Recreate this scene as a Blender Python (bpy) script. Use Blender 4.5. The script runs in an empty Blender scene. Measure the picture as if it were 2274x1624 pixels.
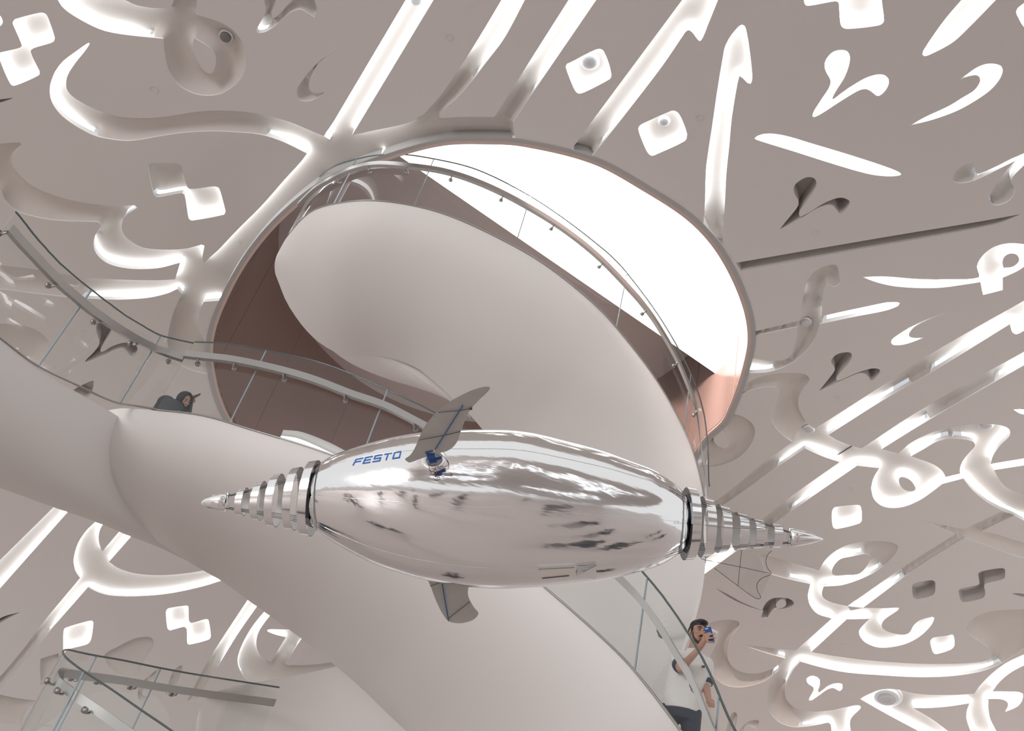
import bpy, bmesh, math, random
import numpy as np
from mathutils import Vector, Matrix
from mathutils.geometry import delaunay_2d_cdt
from mathutils.bvhtree import BVHTree

sc = bpy.context.scene
COL = sc.collection
random.seed(7)

# ---------------------------------------------------------------- camera
W, H, F = 2274.0, 1624.0, 1900.0
EYE = np.array([0.0, 0.0, 1.6])
PITCH = math.atan2(F, 2608.0)
CR, SR = 2512 / 2608.6, 703 / 2608.6          # roll of the hand-held frame
fwd = np.array([0, math.cos(PITCH), math.sin(PITCH)])
r0 = np.array([1.0, 0, 0]); u0 = np.array([0, -math.sin(PITCH), math.cos(PITCH)])
CX = CR * r0 + SR * u0
CY = -SR * r0 + CR * u0
cam = bpy.data.cameras.new('camera'); camo = bpy.data.objects.new('camera', cam); COL.objects.link(camo)
camo.matrix_world = Matrix([[CX[i], CY[i], -fwd[i], EYE[i]] for i in range(3)] + [[0, 0, 0, 1]])
cam.sensor_width = 36.0; cam.lens = 36.0 * F / W; cam.clip_end = 300
sc.camera = camo

# ---------------------------------------------------------------- world, lights, exposure
sc.view_settings.view_transform = 'Standard'; sc.view_settings.look = 'None'
sc.view_settings.gamma = 1.0; sc.view_settings.exposure = 0.26; sc.view_settings.use_curve_mapping = False
world = bpy.data.worlds.new('world'); sc.world = world; world.use_nodes = True
bg = world.node_tree.nodes['Background']
bg.inputs[0].default_value = (0.93, 0.925, 0.92, 1); bg.inputs[1].default_value = 0.74
try:
    sc.cycles.max_bounces = 8; sc.cycles.diffuse_bounces = 4; sc.cycles.glossy_bounces = 4
    sc.cycles.transparent_max_bounces = 16; sc.cycles.sample_clamp_indirect = 6
except Exception:
    pass
def area(name, loc, target, size, energy, color):
    l = bpy.data.lights.new(name, 'AREA'); l.shape = 'DISK'; l.size = size; l.energy = energy; l.color = color
    o = bpy.data.objects.new(name, l); COL.objects.link(o); o.location = loc
    o.rotation_euler = (Vector(target) - Vector(loc)).to_track_quat('-Z', 'Y').to_euler()
    return o
area('hall_fill_light', (-13, -7, 6.5), (0, 9, 5), 6, 1050, (1.0, 0.98, 0.97))  # added fill disk behind the viewer, tops up the hall's light
area('vault_fill_light', (-12, 13, 0.4), (-9, 22, 6), 5, 260, (1.0, 0.93, 0.90))  # added lamp out of view, brightens the vault at lower left
area('vault_fill_light', (14, 11, 0.4), (11, 19, 8), 6, 620, (1.0, 0.95, 0.93))  # second added lamp, lifts the vault at lower right

# ---------------------------------------------------------------- helpers
def ray(px, py):
    d = ((px - W / 2) * CX + (H / 2 - py) * CY + F * fwd)
    return d / np.linalg.norm(d)
def P(px, py, d):
    return EYE + ray(px, py) * d
def proj(p):
    q = np.asarray(p, float) - EYE
    z = q @ fwd
    return np.array([W / 2 + F * (q @ CX) / z, H / 2 - F * (q @ CY) / z])

def mat(name, color, rough=0.5, metal=0.0, spec=0.5, emit=None, strength=0.0):
    m = bpy.data.materials.new(name); m.use_nodes = True
    b = m.node_tree.nodes['Principled BSDF']
    b.inputs['Base Color'].default_value = (*color, 1); b.inputs['Roughness'].default_value = rough
    b.inputs['Metallic'].default_value = metal; b.inputs['Specular IOR Level'].default_value = spec
    if emit:
        b.inputs['Emission Color'].default_value = (*emit, 1); b.inputs['Emission Strength'].default_value = strength
    return m
def mottled(name, color, rough, amount=0.03, scale=1.2, spec=0.3, bump=0.0):
    m = mat(name, color, rough, 0, spec)
    nt = m.node_tree; b = nt.nodes['Principled BSDF']
    tc = nt.nodes.new('ShaderNodeTexCoord'); no = nt.nodes.new('ShaderNodeTexNoise'); no.inputs['Scale'].default_value = scale
    no.inputs['Detail'].default_value = 4
    mx = nt.nodes.new('ShaderNodeMix'); mx.data_type = 'RGBA'
    nt.links.new(tc.outputs['Object'], no.inputs['Vector']); nt.links.new(no.outputs['Fac'], mx.inputs[0])
    mx.inputs[6].default_value = (*[c * (1 - amount) for c in color], 1)
    mx.inputs[7].default_value = (*[min(1, c * (1 + amount)) for c in color], 1)
    nt.links.new(mx.outputs[2], b.inputs['Base Color'])
    if bump:
        bp = nt.nodes.new('ShaderNodeBump'); bp.inputs['Strength'].default_value = bump; bp.inputs['Distance'].default_value = 0.02
        n2 = nt.nodes.new('ShaderNodeTexNoise'); n2.inputs['Scale'].default_value = 60
        nt.links.new(tc.outputs['Object'], n2.inputs['Vector']); nt.links.new(n2.outputs['Fac'], bp.inputs['Height'])
        nt.links.new(bp.outputs[0], b.inputs['Normal'])
    return m
def glass(name, tint=(0.93, 0.96, 0.95), refl=1.0, rough=0.0, ior=1.5):
    m = bpy.data.materials.new(name); m.use_nodes = True
    nt = m.node_tree; nt.nodes.clear()
    out = nt.nodes.new('ShaderNodeOutputMaterial'); mx = nt.nodes.new('ShaderNodeMixShader')
    tr = nt.nodes.new('ShaderNodeBsdfTransparent'); tr.inputs[0].default_value = (*tint, 1)
    gl = nt.nodes.new('ShaderNodeBsdfGlossy'); gl.inputs['Roughness'].default_value = rough
    fr = nt.nodes.new('ShaderNodeFresnel'); fr.inputs['IOR'].default_value = ior
    mu = nt.nodes.new('ShaderNodeMath'); mu.operation = 'MULTIPLY'; mu.inputs[1].default_value = refl; mu.use_clamp = True
    ge = nt.nodes.new('ShaderNodeNewGeometry'); inv = nt.nodes.new('ShaderNodeMath'); inv.operation = 'SUBTRACT'; inv.inputs[0].default_value = 1.0
    m2 = nt.nodes.new('ShaderNodeMath'); m2.operation = 'MULTIPLY'
    nt.links.new(ge.outputs['Backfacing'], inv.inputs[1]); nt.links.new(inv.outputs[0], m2.inputs[1])
    nt.links.new(fr.outputs[0], m2.inputs[0])
    nt.links.new(m2.outputs[0], mu.inputs[0]); nt.links.new(mu.outputs[0], mx.inputs[0])
    nt.links.new(tr.outputs[0], mx.inputs[1]); nt.links.new(gl.outputs[0], mx.inputs[2])
    nt.links.new(mx.outputs[0], out.inputs[0])
    return m
def emitter(name, color, strength):
    m = bpy.data.materials.new(name); m.use_nodes = True
    nt = m.node_tree; nt.nodes.clear()
    out = nt.nodes.new('ShaderNodeOutputMaterial'); e = nt.nodes.new('ShaderNodeEmission')
    e.inputs[0].default_value = (*color, 1); e.inputs[1].default_value = strength
    nt.links.new(e.outputs[0], out.inputs[0]); return m

def mesh_obj(name, verts, faces, material, parent=None, smooth=False, mats=None, idx=None):
    me = bpy.data.meshes.new(name)
    me.from_pydata([tuple(map(float, v)) for v in verts], [], [tuple(map(int, f)) for f in faces])
    for m in (mats or [material]):
        me.materials.append(m)
    if idx is not None:
        me.polygons.foreach_set('material_index', idx)
    if smooth:
        me.polygons.foreach_set('use_smooth', [True] * len(me.polygons))
    me.update()
    o = bpy.data.objects.new(name, me); COL.objects.link(o)
    if parent is not None:
        o.parent = parent
        o.matrix_parent_inverse = Matrix.Translation(-Vector(parent.location))
    return o
def sharpen(o, angle=0.6):
    bm = bmesh.new(); bm.from_mesh(o.data)
    for e in bm.edges:
        e.smooth = not (len(e.link_faces) == 2 and e.calc_face_angle(0) > angle)
    for f in bm.faces: f.smooth = True
    bm.to_mesh(o.data); bm.free(); return o
def pieces(mb):
    """connected pieces of a mesh builder (faces joined by shared corner positions)"""
    key = {}; par = {}
    def find(i):
        while par[i] != i: par[i] = par[par[i]]; i = par[i]
        return i
    ids = []
    for v in mb.v:
        k = tuple(round(c, 5) for c in v); ids.append(key.setdefault(k, len(key)))
    for i in range(len(key)): par[i] = i
    for f in mb.f:
        a = find(ids[f[0]])
        for i in f[1:]: par[find(ids[i])] = a
    out = {}
    for f in mb.f: out.setdefault(find(ids[f[0]]), []).append(f)
    res = []
    for fs in out.values():
        m = MB()
        for f in fs: m.add([mb.v[i] for i in f], [tuple(range(len(f)))])
        res.append((m, fs))
    return res
def tag(o, label=None, cat=None, group=None, kind=None):
    if label: o['label'] = label
    if cat: o['category'] = cat
    if group: o['group'] = group
    if kind: o['kind'] = kind
    return o
def thing(name, loc, label, cat, group=None):
    o = bpy.data.objects.new(name, None); o.empty_display_size = 0.1; COL.objects.link(o); o.location = tuple(map(float, loc))
    return tag(o, label, cat, group)
class MB:
    def __init__(s): s.v = []; s.f = []
    def add(s, v, f):
        n = len(s.v); s.v += [tuple(map(float, q)) for q in v]; s.f += [tuple(i + n for i in g) for g in f]; return s
    def tube(s, pts, r, n=8, caps=True):
        pts = [np.asarray(p, float) for p in pts]; m = len(pts)
        rr = r if hasattr(r, '__len__') else [r] * m
        up = None; rings = []
        for i in range(m):
            t = pts[min(i + 1, m - 1)] - pts[max(i - 1, 0)]; t = t / (np.linalg.norm(t) + 1e-12)
            if up is None:
                up = np.array([0, 0, 1.0]) if abs(t[2]) < 0.9 else np.array([1.0, 0, 0])
            a = up - t * (up @ t); a /= np.linalg.norm(a) + 1e-12; up = a; b = np.cross(t, a)
            rings += [pts[i] + rr[i] * (math.cos(2 * math.pi * k / n) * a + math.sin(2 * math.pi * k / n) * b) for k in range(n)]
        f = [(i * n + k, i * n + (k + 1) % n, (i + 1) * n + (k + 1) % n, (i + 1) * n + k) for i in range(m - 1) for k in range(n)]
        if caps:
            f += [tuple(range(n))[::-1], tuple((m - 1) * n + k for k in range(n))]
        return s.add(rings, f)
    def box(s, c, ax, ay, az):
        c, ax, ay, az = [np.asarray(q, float) for q in (c, ax, ay, az)]
        v = [c + i * ax + j * ay + k * az for i in (-1, 1) for j in (-1, 1) for k in (-1, 1)]
        return s.add(v, [(0, 1, 3, 2), (4, 6, 7, 5), (0, 4, 5, 1), (2, 3, 7, 6), (0, 2, 6, 4), (1, 5, 7, 3)])
    def sphere(s, c, r, n=12, m=8, sx=(1, 0, 0), sy=(0, 1, 0), sz=(0, 0, 1)):
        c = np.asarray(c, float); A = [np.asarray(q, float) for q in (sx, sy, sz)]
        v = []
        for j in range(m + 1):
            th = math.pi * j / m
            for k in range(n):
                ph = 2 * math.pi * k / n
                v.append(c + r * (math.sin(th) * math.cos(ph) * A[0] + math.sin(th) * math.sin(ph) * A[1] + math.cos(th) * A[2]))
        f = [(j * n + k, j * n + (k + 1) % n, (j + 1) * n + (k + 1) % n, (j + 1) * n + k) for j in range(m) for k in range(n)]
        return s.add(v, f)
    def loft(s, rings, closed=True, caps=True):
        n = len(rings[0]); v = [p for r in rings for p in r]; m = len(rings); L = n if closed else n - 1
        f = [(i * n + k, i * n + (k + 1) % n, (i + 1) * n + (k + 1) % n, (i + 1) * n + k) for i in range(m - 1) for k in range(L)]
        if caps and closed:
            f += [tuple(range(n))[::-1], tuple((m - 1) * n + k for k in range(n))]
        return s.add(v, f)
    def build(s, name, material, parent=None, smooth=False):
        o = mesh_obj(name, s.v, s.f, material, parent, smooth)
        bm = bmesh.new(); bm.from_mesh(o.data); bmesh.ops.recalc_face_normals(bm, faces=bm.faces); bm.to_mesh(o.data); bm.free()
        return o

def catmull(pts, closed=False, step=8.0, dims=2):
    """centripetal-ish Catmull-Rom through pts"""
    pts = [np.asarray(p, float) for p in pts]; n = len(pts); out = []
    segs = n if closed else n - 1
    for i in range(segs):
        p1, p2 = pts[i], pts[(i + 1) % n]
        p0 = pts[(i - 1) % n] if (closed or i > 0) else 2 * p1 - p2
        p3 = pts[(i + 2) % n] if (closed or i + 2 < n) else 2 * p2 - p1
        L = np.linalg.norm((p2 - p1)[:2]); d0 = np.linalg.norm((p1 - p0)[:2]); d2 = np.linalg.norm((p3 - p2)[:2])
        m1 = (p2 - p0) * (L / (L + d0 + 1e-9)); m2 = (p3 - p1) * (L / (L + d2 + 1e-9))
        k = max(1, int(math.ceil(L / step)))
        for j in range(k):
            t = j / k; t2 = t * t; t3 = t2 * t
            out.append((2 * t3 - 3 * t2 + 1) * p1 + (t3 - 2 * t2 + t) * m1 + (-2 * t3 + 3 * t2) * p2 + (t3 - t2) * m2)
    if not closed: out.append(pts[-1])
    return out
def resample(pts, n):
    pts = np.array(pts, float); d = np.concatenate([[0], np.cumsum(np.linalg.norm(np.diff(pts[:, :2], axis=0), axis=1))])
    t = np.linspace(0, d[-1], n)
    return np.stack([np.interp(t, d, pts[:, k]) for k in range(pts.shape[1])], 1)
def smooth_curve(pts, n):
    return resample(catmull(pts, step=3.0), n)

CROPS = dict(a=(0, 0), b=(740, 0), c=(1474, 0), d=(0, 530), e=(740, 530), f=(1474, 530), g=(0, 1054), h=(740, 1054), i=(1474, 1054), p=None)
def parse(s):
    """outline notes read off the photograph; '*' marks a corner"""
    org = CROPS['p']; pts = []
    for tok in s.split():
        if tok.endswith(':'):
            org = CROPS[tok[0]]; continue
        c = tok.endswith('*'); x, y = map(float, tok.rstrip('*').split(','))
        pts.append(((x, y) if org is None else (org[0] + x / 2.8425, org[1] + y / 2.8425), c))
    return pts
def outline(s):
    pts = parse(s); n = len(pts)
    corners = [k for k in range(n) if pts[k][1]]
    xy = [np.array(p[0]) for p in pts]
    if not corners:
        return np.array(catmull(xy, closed=True, step=7))
    out = []
    for q, a in enumerate(corners):
        b = corners[(q + 1) % len(corners)]
        run = [a]
        k = a
        while True:
            k = (k + 1) % n; run.append(k)
            if k == b: break
        seg = catmull([xy[k] for k in run], step=7 if len(run) > 2 else 24)
        out += list(seg[:-1])
    return np.array(out)
# ---------------------------------------------------------------- materials
M_CEIL = mottled('ceiling_plaster', (0.60, 0.572, 0.556), 0.75, 0.02, 0.8)
M_PLATE = mottled('recess_white', (0.57, 0.538, 0.508), 0.7, 0.015, 1.0)
M_RIM = mat('rim_white', (0.78, 0.78, 0.775), 0.6)
M_RAMP = mottled('ramp_white_paint', (0.755, 0.735, 0.72), 0.55, 0.012, 0.7)
M_FLOOR = mottled('floor_stone', (0.56, 0.49, 0.465), 0.35, 0.06, 0.5)
M_LIP = mat('copper_lip', (0.54, 0.43, 0.39), 0.5, 0.3)
M_SHAFT = mottled('shaft_rose_panel', (0.27, 0.19, 0.168), 0.26, 0.05, 0.6, spec=0.6)
M_SOFFIT = mottled('soffit_mauve', (0.58, 0.525, 0.52), 0.35, 0.05, 0.9)
M_SKY = emitter('luminous_ceiling', (1.0, 0.985, 0.975), 2.0)
M_COLLAR = mottled('collar_grey', (0.37, 0.36, 0.355), 0.5, 0.03, 1.0)
M_GLASS = glass('balustrade_glass', (0.983, 0.99, 0.987), 1.1)
M_STEEL = mat('brushed_steel', (0.37, 0.36, 0.35), 0.34, 0.85)
M_EDGE = mat('glass_edge', (0.10, 0.13, 0.13), 0.15, 0.2)
M_JOINT = mat('glass_joint', (0.30, 0.36, 0.40), 0.2, 0.3)
M_DARK = mat('dark_plastic', (0.03, 0.03, 0.035), 0.4)
M_SENSOR = mat('sensor_grey', (0.52, 0.53, 0.54), 0.45)
M_RING = mat('sensor_trim', (0.82, 0.81, 0.80), 0.5)

# ---------------------------------------------------------------- vaulted ceiling surface
DC = np.array([4.0, 4.0, 1.6]); DR = np.array([20.0, 24.0, 10.9]); DN = 3.0
def dome_hit(px, py, extra=0.0):
    px = np.atleast_1d(np.asarray(px, float)); py = np.atleast_1d(np.asarray(py, float))
    d = (px - W / 2)[:, None] * CX + (H / 2 - py)[:, None] * CY + F * fwd
    d /= np.linalg.norm(d, axis=1)[:, None]
    lo = np.zeros(len(px)); hi = np.full(len(px), 80.0); R = DR + extra
    for _ in range(46):
        m = 0.5 * (lo + hi); p = EYE + d * m[:, None]
        g = (np.abs((p - DC) / R) ** DN).sum(1) > 1
        hi = np.where(g, m, hi); lo = np.where(g, lo, m)
    return EYE + d * lo[:, None]
def dome_normal(p):
    q = (p - DC) / DR
    n = np.sign(q) * np.abs(q) ** (DN - 1) / DR
    return n / np.linalg.norm(n, axis=1)[:, None]

# oculus lip, read off the photograph and closed behind the ramp with its ellipse
OC = np.array([1068.3, 760.9]); OA = (592.3, 446.8)
_lip = [(740, 394), (891, 338), (986, 315), (1074, 312), (1162, 317), (1317, 355), (1430, 415), (1540, 489), (1608, 570), (1660, 688), (1666, 776), (1615, 928), (1571, 973),
        (1490, 1080), (1350, 1155), (1200, 1200), (1060, 1208), (900, 1190), (740, 1135), (610, 1050), (515, 945), (478, 860), (468, 755), (508, 643), (572, 540), (650, 458)]
LIP = np.array(catmull(_lip, closed=True, step=14))
def lip_scaled(s): return OC + (LIP - OC) * s

GLYPHS = []   # (name, label, category, polygons, holes, level, zones)
def G(label, polys, holes=(), level=6.0, dark=(), lit=(), name=None, cat='ceiling light'):
    """level: brightness of the light strip; dark / lit: circles (px) where the strip is off / on"""
    GLYPHS.append((label, [outline(p) for p in polys], [outline(h) for h in holes], level, dark, lit, name, cat))
# ---------------------------------------------------------------- the script-shaped recesses cut in the ceiling
G('two joined glowing diamonds at the upper left corner', ["a: 80,140 95,122 250,80 285,85 305,115 345,240 335,265 210,305 193,325 250,455 245,475 90,542 65,530 -5,370 -5,340 0,333 130,300 138,288 80,150"], level=9)
G('sliver of bright recess cut by the left frame edge beside the joined diamonds', ["a: -50,60 0,98 17,140 0,165 -60,150"], level=9)
G('broad band curling into a dull drop-shaped loop holding a round grey sensor',
  ["a: 350,-25* 400,50 500,120 640,188 780,218 1030,245* 1035,330 1060,440 1130,540 1220,590 1310,605 1400,590 1490,530 1545,450 1553,380 1535,280 1480,200 1400,145 1235,90* 1245,-25* 1095,-25* 1080,50* 1010,52* 930,46 850,28 745,-25*"],
  ["a: 1225,240* 1320,300 1355,345 1360,400 1340,460 1305,460 1260,410 1230,340 1215,290"], level=7, dark=[(455, 100, 118)])
G('unlit forked mark at the top edge left of the long beams', ["a: 1660,-25* 1675,80 1650,130 1617,195 1625,208 1680,200 1740,160 1800,105 1850,70 1900,62 1985,112* 2000,60 1985,0 1980,-25* 1880,-25* 1830,15 1780,70 1735,112 1720,115 1717,100 1735,40 1745,-25*"], level=5, dark=[(640, 20, 62)])
G('small crescent with a lit upper tip and grey lower hook', ["a: 2150,308* 2100,335 2030,375 1950,455 1900,520 1873,570 1875,610 1900,635 1945,640 1990,625 2050,585* 1990,588 1960,575 1950,550 1955,505 1985,440 2030,380 2080,345"], level=4, dark=[(680, 205, 58)])
G('thin dark leaf tip at the left edge above the left ribbon stroke', ["a: -60,660* -40,640 20,625 85,618* 60,630 0,652"], level=0, cat='ceiling recess')
G('large sweeping script stroke with three beams joining above the round opening',
  ["a: 560,270 500,310 400,385 350,450 318,530 315,600 335,660 380,720 440,770 520,820 600,858 700,880 800,890 890,882 1000,862 1150,840 1330,830 1480,835 1640,850 1760,885 1850,925 1938,970* 2100,900* 2040,858* 1950,820 1830,770 1700,735 1560,708 1400,698 1250,705 1120,725 980,743 860,745 750,735 640,705 540,660 460,610 425,570 417,540 425,480 470,405 530,330 565,278",
   "b: 475,-30* 0,772* -60,860* 60,930* 118,855* 640,-12* 652,-30*",
   "b: 1080,-30* 900,270 750,500 680,600 600,690 560,730 500,765 560,830* 660,800* 672,745* 700,690 780,620 870,520 960,400 1080,240 1225,-30*",
   "b: 1505,-30* 1200,450 1100,610 1018,738* 1000,790* 1130,800* 1135,775* 1250,600 1670,-15 1680,-30*",
   "d: 1455,0* 1380,70 1285,155* 1278,120 1290,45* 1270,38 1255,43 1180,62 1080,70 980,67 900,55 840,25 790,-15 768,-65 775,-115 800,-150 865,-195* 850,-208 800,-208 730,-206 640,-213 500,-232 330,-277 200,-337 130,-397 85,-452 75,-497 90,-537 138,-595* 120,-606 0,-600 -100,-590* -100,-325* 0,-300 30,-245 100,-177 200,-142 330,-117 450,-109 600,-105 630,-99 637,-82 600,-17 590,20 600,80 640,130 700,165 800,188 900,193 1010,185 1080,168 1137,152* 1105,258* 1000,263 850,262 520,245 350,215 150,185 -100,160* -100,325* 0,320 200,345 450,372 700,385 850,382 960,370 1060,345 1120,318* 1148,350* 1110,430 1080,510 1060,610 1055,650 1065,700 1090,755 1140,800 1230,840 1330,860* 1500,700* 1290,650* 1258,580 1250,520 1260,460 1285,400* 1420,390* 1560,180*",
   "a: 1938,970* 1900,1020 1800,1130 1650,1300 1500,1450 1340,1620* d: 1285,155* 1430,380* 1720,150* a: 1900,1420* 2250,1180* b: 300,980* 700,900* 1150,870* 1133,772* 1018,738* 850,738 672,745* 560,730 500,765 400,795 250,825 120,855* -60,890*"],
  level=6.5, dark=[(400, 285, 62), (330, 283, 68), (270, 275, 62), (462, 283, 68), (520, 285, 72), (1000, 205, 62), (985, 250, 70), (1070, 268, 60), (1120, 235, 62), (1145, 265, 60), (60, 400, 90), (130, 450, 60), (190, 475, 50), (240, 475, 32), (20, 600, 110), (130, 615, 70), (410, 760, 62), (400, 710, 40), (460, 800, 80), (0, 330, 70)], name='ceiling_light')
G('two joined diamonds, dull above and bright below, left of the round opening', ["a: 940,1040 960,1030 1110,1030 1140,1045 1150,1070 1180,1175 1200,1193 1340,1178 1375,1182 1390,1205 1423,1340 1415,1355 1215,1392 1195,1385 1187,1360 1165,1230 1150,1220 1000,1245 980,1240 965,1210 935,1060"], level=8, dark=[(365, 375, 52), (335, 395, 35)])
G('glowing diamond with a large round sensor between the upper beams', ["b: 1467,420 1475,405 1495,395 1640,320 1680,308 1705,320 1740,400 1755,480 1745,500 1580,585 1545,590 1525,570 1490,490"], level=10)
G('glowing diamond with a small round sensor nearest the arrow-shaped beam', ["b: 1925,815 1935,795 1955,780 2110,710 2150,698 2180,715 2220,800 2233,860 2220,890 2040,975 2010,984 1985,965 1950,890"], level=10)
G('long straight beam with a hooked head between the two sensor diamonds', ["b: 2225,-30* 1562,862 1505,940* 1610,1010* 1645,975* 2060,440 c: 135,205* 155,190 180,205 210,245 228,260 245,240 290,130 355,-30*"], level=9, dark=[(1300, 330, 30)])
G('arrow-headed beam running down to the round opening', ["c: 495,155 470,170 420,230 385,300 375,350 340,560 305,800 275,1000 265,1100 258,1330 250,1410* 370,1545* 385,1300 395,1100 415,900 430,740 465,530 478,480* 500,495 530,525 548,530 558,500 555,430 540,300 525,210 512,165"], level=9, dark=[(1585, 520, 28)])
G('bright stepped block cut off by the top edge', ["c: 885,-30* 888,20 905,37 1085,8 1103,18 1108,60 1115,150 1130,175 1165,183 1360,160 1388,140 1390,120 1372,-30*"], level=10)
G('bright pointed leaf cut off by the top edge', ["c: 1905,-30* 1780,115 1690,240 1640,320 1633,345 1645,355 1680,345 1820,270 1920,180 2125,-30*"], level=10)
G('bright corner of a mark at the top right edge', ["c: 2320,5 2240,45 2225,75 2232,100 2274,170 2330,200"], level=10)
G('bright forked mark above the long blade', ["c: 1115,315 1065,330 1025,375 1015,420 1025,455 1050,500 1053,525 1040,560 1000,620 950,700 938,735 950,740 1000,715 1100,650 1180,600 1240,568 1280,563 1310,578 1345,605 1365,603 1400,570 1420,530 1418,500 1395,475 1350,470 1280,490 1200,535 1120,590 1070,628 1063,622 1090,570 1140,490 1170,410 1175,360 1160,325"], level=10)
G('bright hooked crescent below the pointed leaf', ["c: 1868,502* 1920,465 1980,425 2030,405 2080,402 2125,415 2140,445 2120,500 2060,570 1960,640 1850,700 1700,755 1555,792* 1640,745 1800,670 1880,620 1960,570 1995,520 1995,490 1975,475 1930,480"], level=10)
G('bright slanting blade below the bright forked mark', ["c: 573,875 590,860 640,845 700,845 790,862 900,895 1150,970 1380,1045 1480,1085 1500,1100 1480,1110 1400,1113 1290,1098 1100,1045 800,950 600,888"], level=9)
G('dull forked mark under the bright slanting blade', ["c: 920,1118 880,1128 830,1165 820,1200 830,1235 850,1270 848,1300 820,1340 770,1400 733,1447* 790,1420 880,1370 960,1320 1030,1297 1070,1302 1115,1350 1150,1325 1175,1275 1160,1260 1120,1248 1070,1258 1000,1290 920,1340 860,1368 855,1340 890,1290 940,1220 965,1165 955,1130"], level=0, cat='ceiling recess')
G('half-lit upside-down forked mark at the right edge', ["c: 2330,945* 2200,1000 2100,1050 1985,1098 1968,1085 1960,1045 1945,1030 1900,1042 1845,1080 1825,1125 1835,1150 1880,1158 1950,1145 2050,1100 2150,1050 2222,1015* 2160,1080 2100,1160 2055,1250 2055,1280 2085,1298 2140,1290 2190,1260 2218,1215 2215,1190 2192,1150 2200,1120 2330,990*"], level=5, dark=[(2135, 390, 32), (2225, 435, 30)])
G('long unlit blade pointing at the round opening from the right', ["c: 2255,1352* 2000,1398 1500,1480 1100,1548 455,1660* 490,1712* 800,1655 1300,1565 1700,1495 2100,1415"], level=0, cat='ceiling recess')
G('bright blade ending in a small eye loop at the right edge', ["f: 1255,243* 1400,240 1600,255 1800,258 1990,245 1978,190 1985,150 2020,100 2080,55 2150,33 2230,30 2340,48* 2340,120* 2250,195 2140,248* 2140,325* 2015,357* 2000,275* 1900,290 1750,310 1600,312 1450,300 1340,275"], ["f: 2145,185* 2138,150 2150,115 2185,95 2225,100 2243,125 2240,150 2200,180"], level=9)
G('knotted stroke crossed by a bright blade beside the round opening',
  ["f: 1110,260 1110,285 1090,302 1070,305 1030,288* 1010,350 1000,420 998,490* 1230,440 1400,405 1470,402 1490,408 1480,425 1400,455 1200,495 1010,535 985,540* 975,580 950,640 900,710 820,780 740,820 650,845 530,850* 545,750* 640,770 710,772 760,765 800,740 820,690 840,620 842,560* 570,615* 570,588* 850,520* 865,450 890,330 905,270 940,220 1000,180 1060,165 1090,170 1105,210"],
  level=6, dark=[(1850, 620, 62), (1805, 680, 20), (1740, 720, 64), (1790, 770, 64), (1770, 715, 40), (1750, 810, 32)])
G('bright thin crescent above the long twin beams', ["f: 1900,440* 1780,468 1650,515 1530,575 1455,625 1435,650 1445,670 1490,673 1550,660 1645,625* 1580,628 1550,620 1548,600 1580,560 1660,517 1760,478"], level=9)
G('dull forked mark above the long twin beams', ["f: 1145,718 1095,730 1062,760 1058,785 1078,815 1078,835 1050,875 980,962* 1060,925 1180,870 1240,850 1280,860 1312,897 1345,870 1368,838 1360,825 1320,820 1240,840 1180,865 1095,900 1088,885 1120,840 1165,790 1188,745 1180,722"], level=0, cat='ceiling recess')
G('connected script of twin long beams, drop loop and S curve on the right',
  ["f: 515,915* 620,870 750,850 850,850 900,862 920,885 915,910 880,955 855,1000 850,1060 870,1110 910,1170 955,1200* 1300,980 1700,720 2340,355* 2340,540* 2260,590 2225,605 2200,590 2185,540* 1700,840 1370,1030 1040,1240* 1100,1275 1190,1310 1250,1325* 1560,1120 1900,920 2340,680* 2340,762* 1900,1015 1600,1190 1375,1330* 1480,1358* 1560,1290 1680,1230 1800,1195 1950,1175 2080,1173 2160,1190 2187,1220 2180,1250 2120,1310 2080,1370 2063,1424* 2340,1378* 2340,1422* 2085,1462* 2100,1490 2150,1560 2240,1608 2340,1650* 2340,1815* 2200,1744* 2125,1712* 2040,1664 1950,1590 1890,1515* 1758,1550* 1700,1595 1620,1650 1530,1690 1450,1702 1380,1690 1330,1650 1312,1600 1312,1560 1325,1510 1360,1450* 1220,1435* 950,1620 690,1805* 200,2160* 100,2140* 610,1780* 815,1620 1110,1412* 1000,1375 890,1325* 700,1455 500,1600 250,1770* 150,1770* 380,1620 600,1440 812,1285* 760,1250 710,1200 680,1150 675,1110 690,1060 725,1000 728,975 710,945 680,937 600,945 490,980*"],
  ["f: 1560,1375* 1640,1330 1720,1285 1800,1265 1900,1270 1955,1285 1965,1310 1930,1350 1890,1400 1870,1450 1872,1485* 1778,1507* 1760,1470 1700,1425", "f: 1490,1510 1520,1508 1560,1530 1588,1570 1585,1590 1550,1597 1510,1580 1485,1540"],
  level=7, dark=[(1740, 850, 100), (1740, 925, 62), (2020, 800, 55), (1975, 830, 40), (2060, 775, 35), (2150, 905, 40), (2110, 925, 50), (2190, 880, 40), (1640, 1090, 60), (1690, 1055, 42), (1590, 1130, 60), (1700, 1150, 45), (1740, 1130, 20), (2274, 1100, 40)])
G('dull crossed strokes between the S curve and the lit bowl script', ["i: 1635,292* 1720,310 1840,335 1895,345* 2130,235* 2225,255* 2010,360* 2100,378 2200,410 2340,450* 2340,545* 2200,510 2050,455 1900,402* 1600,590 1258,842* 1160,832* 1550,560 1835,380*"],
  level=6, dark=[(2180, 1160, 130), (2100, 1210, 90), (2040, 1250, 50)])
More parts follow.
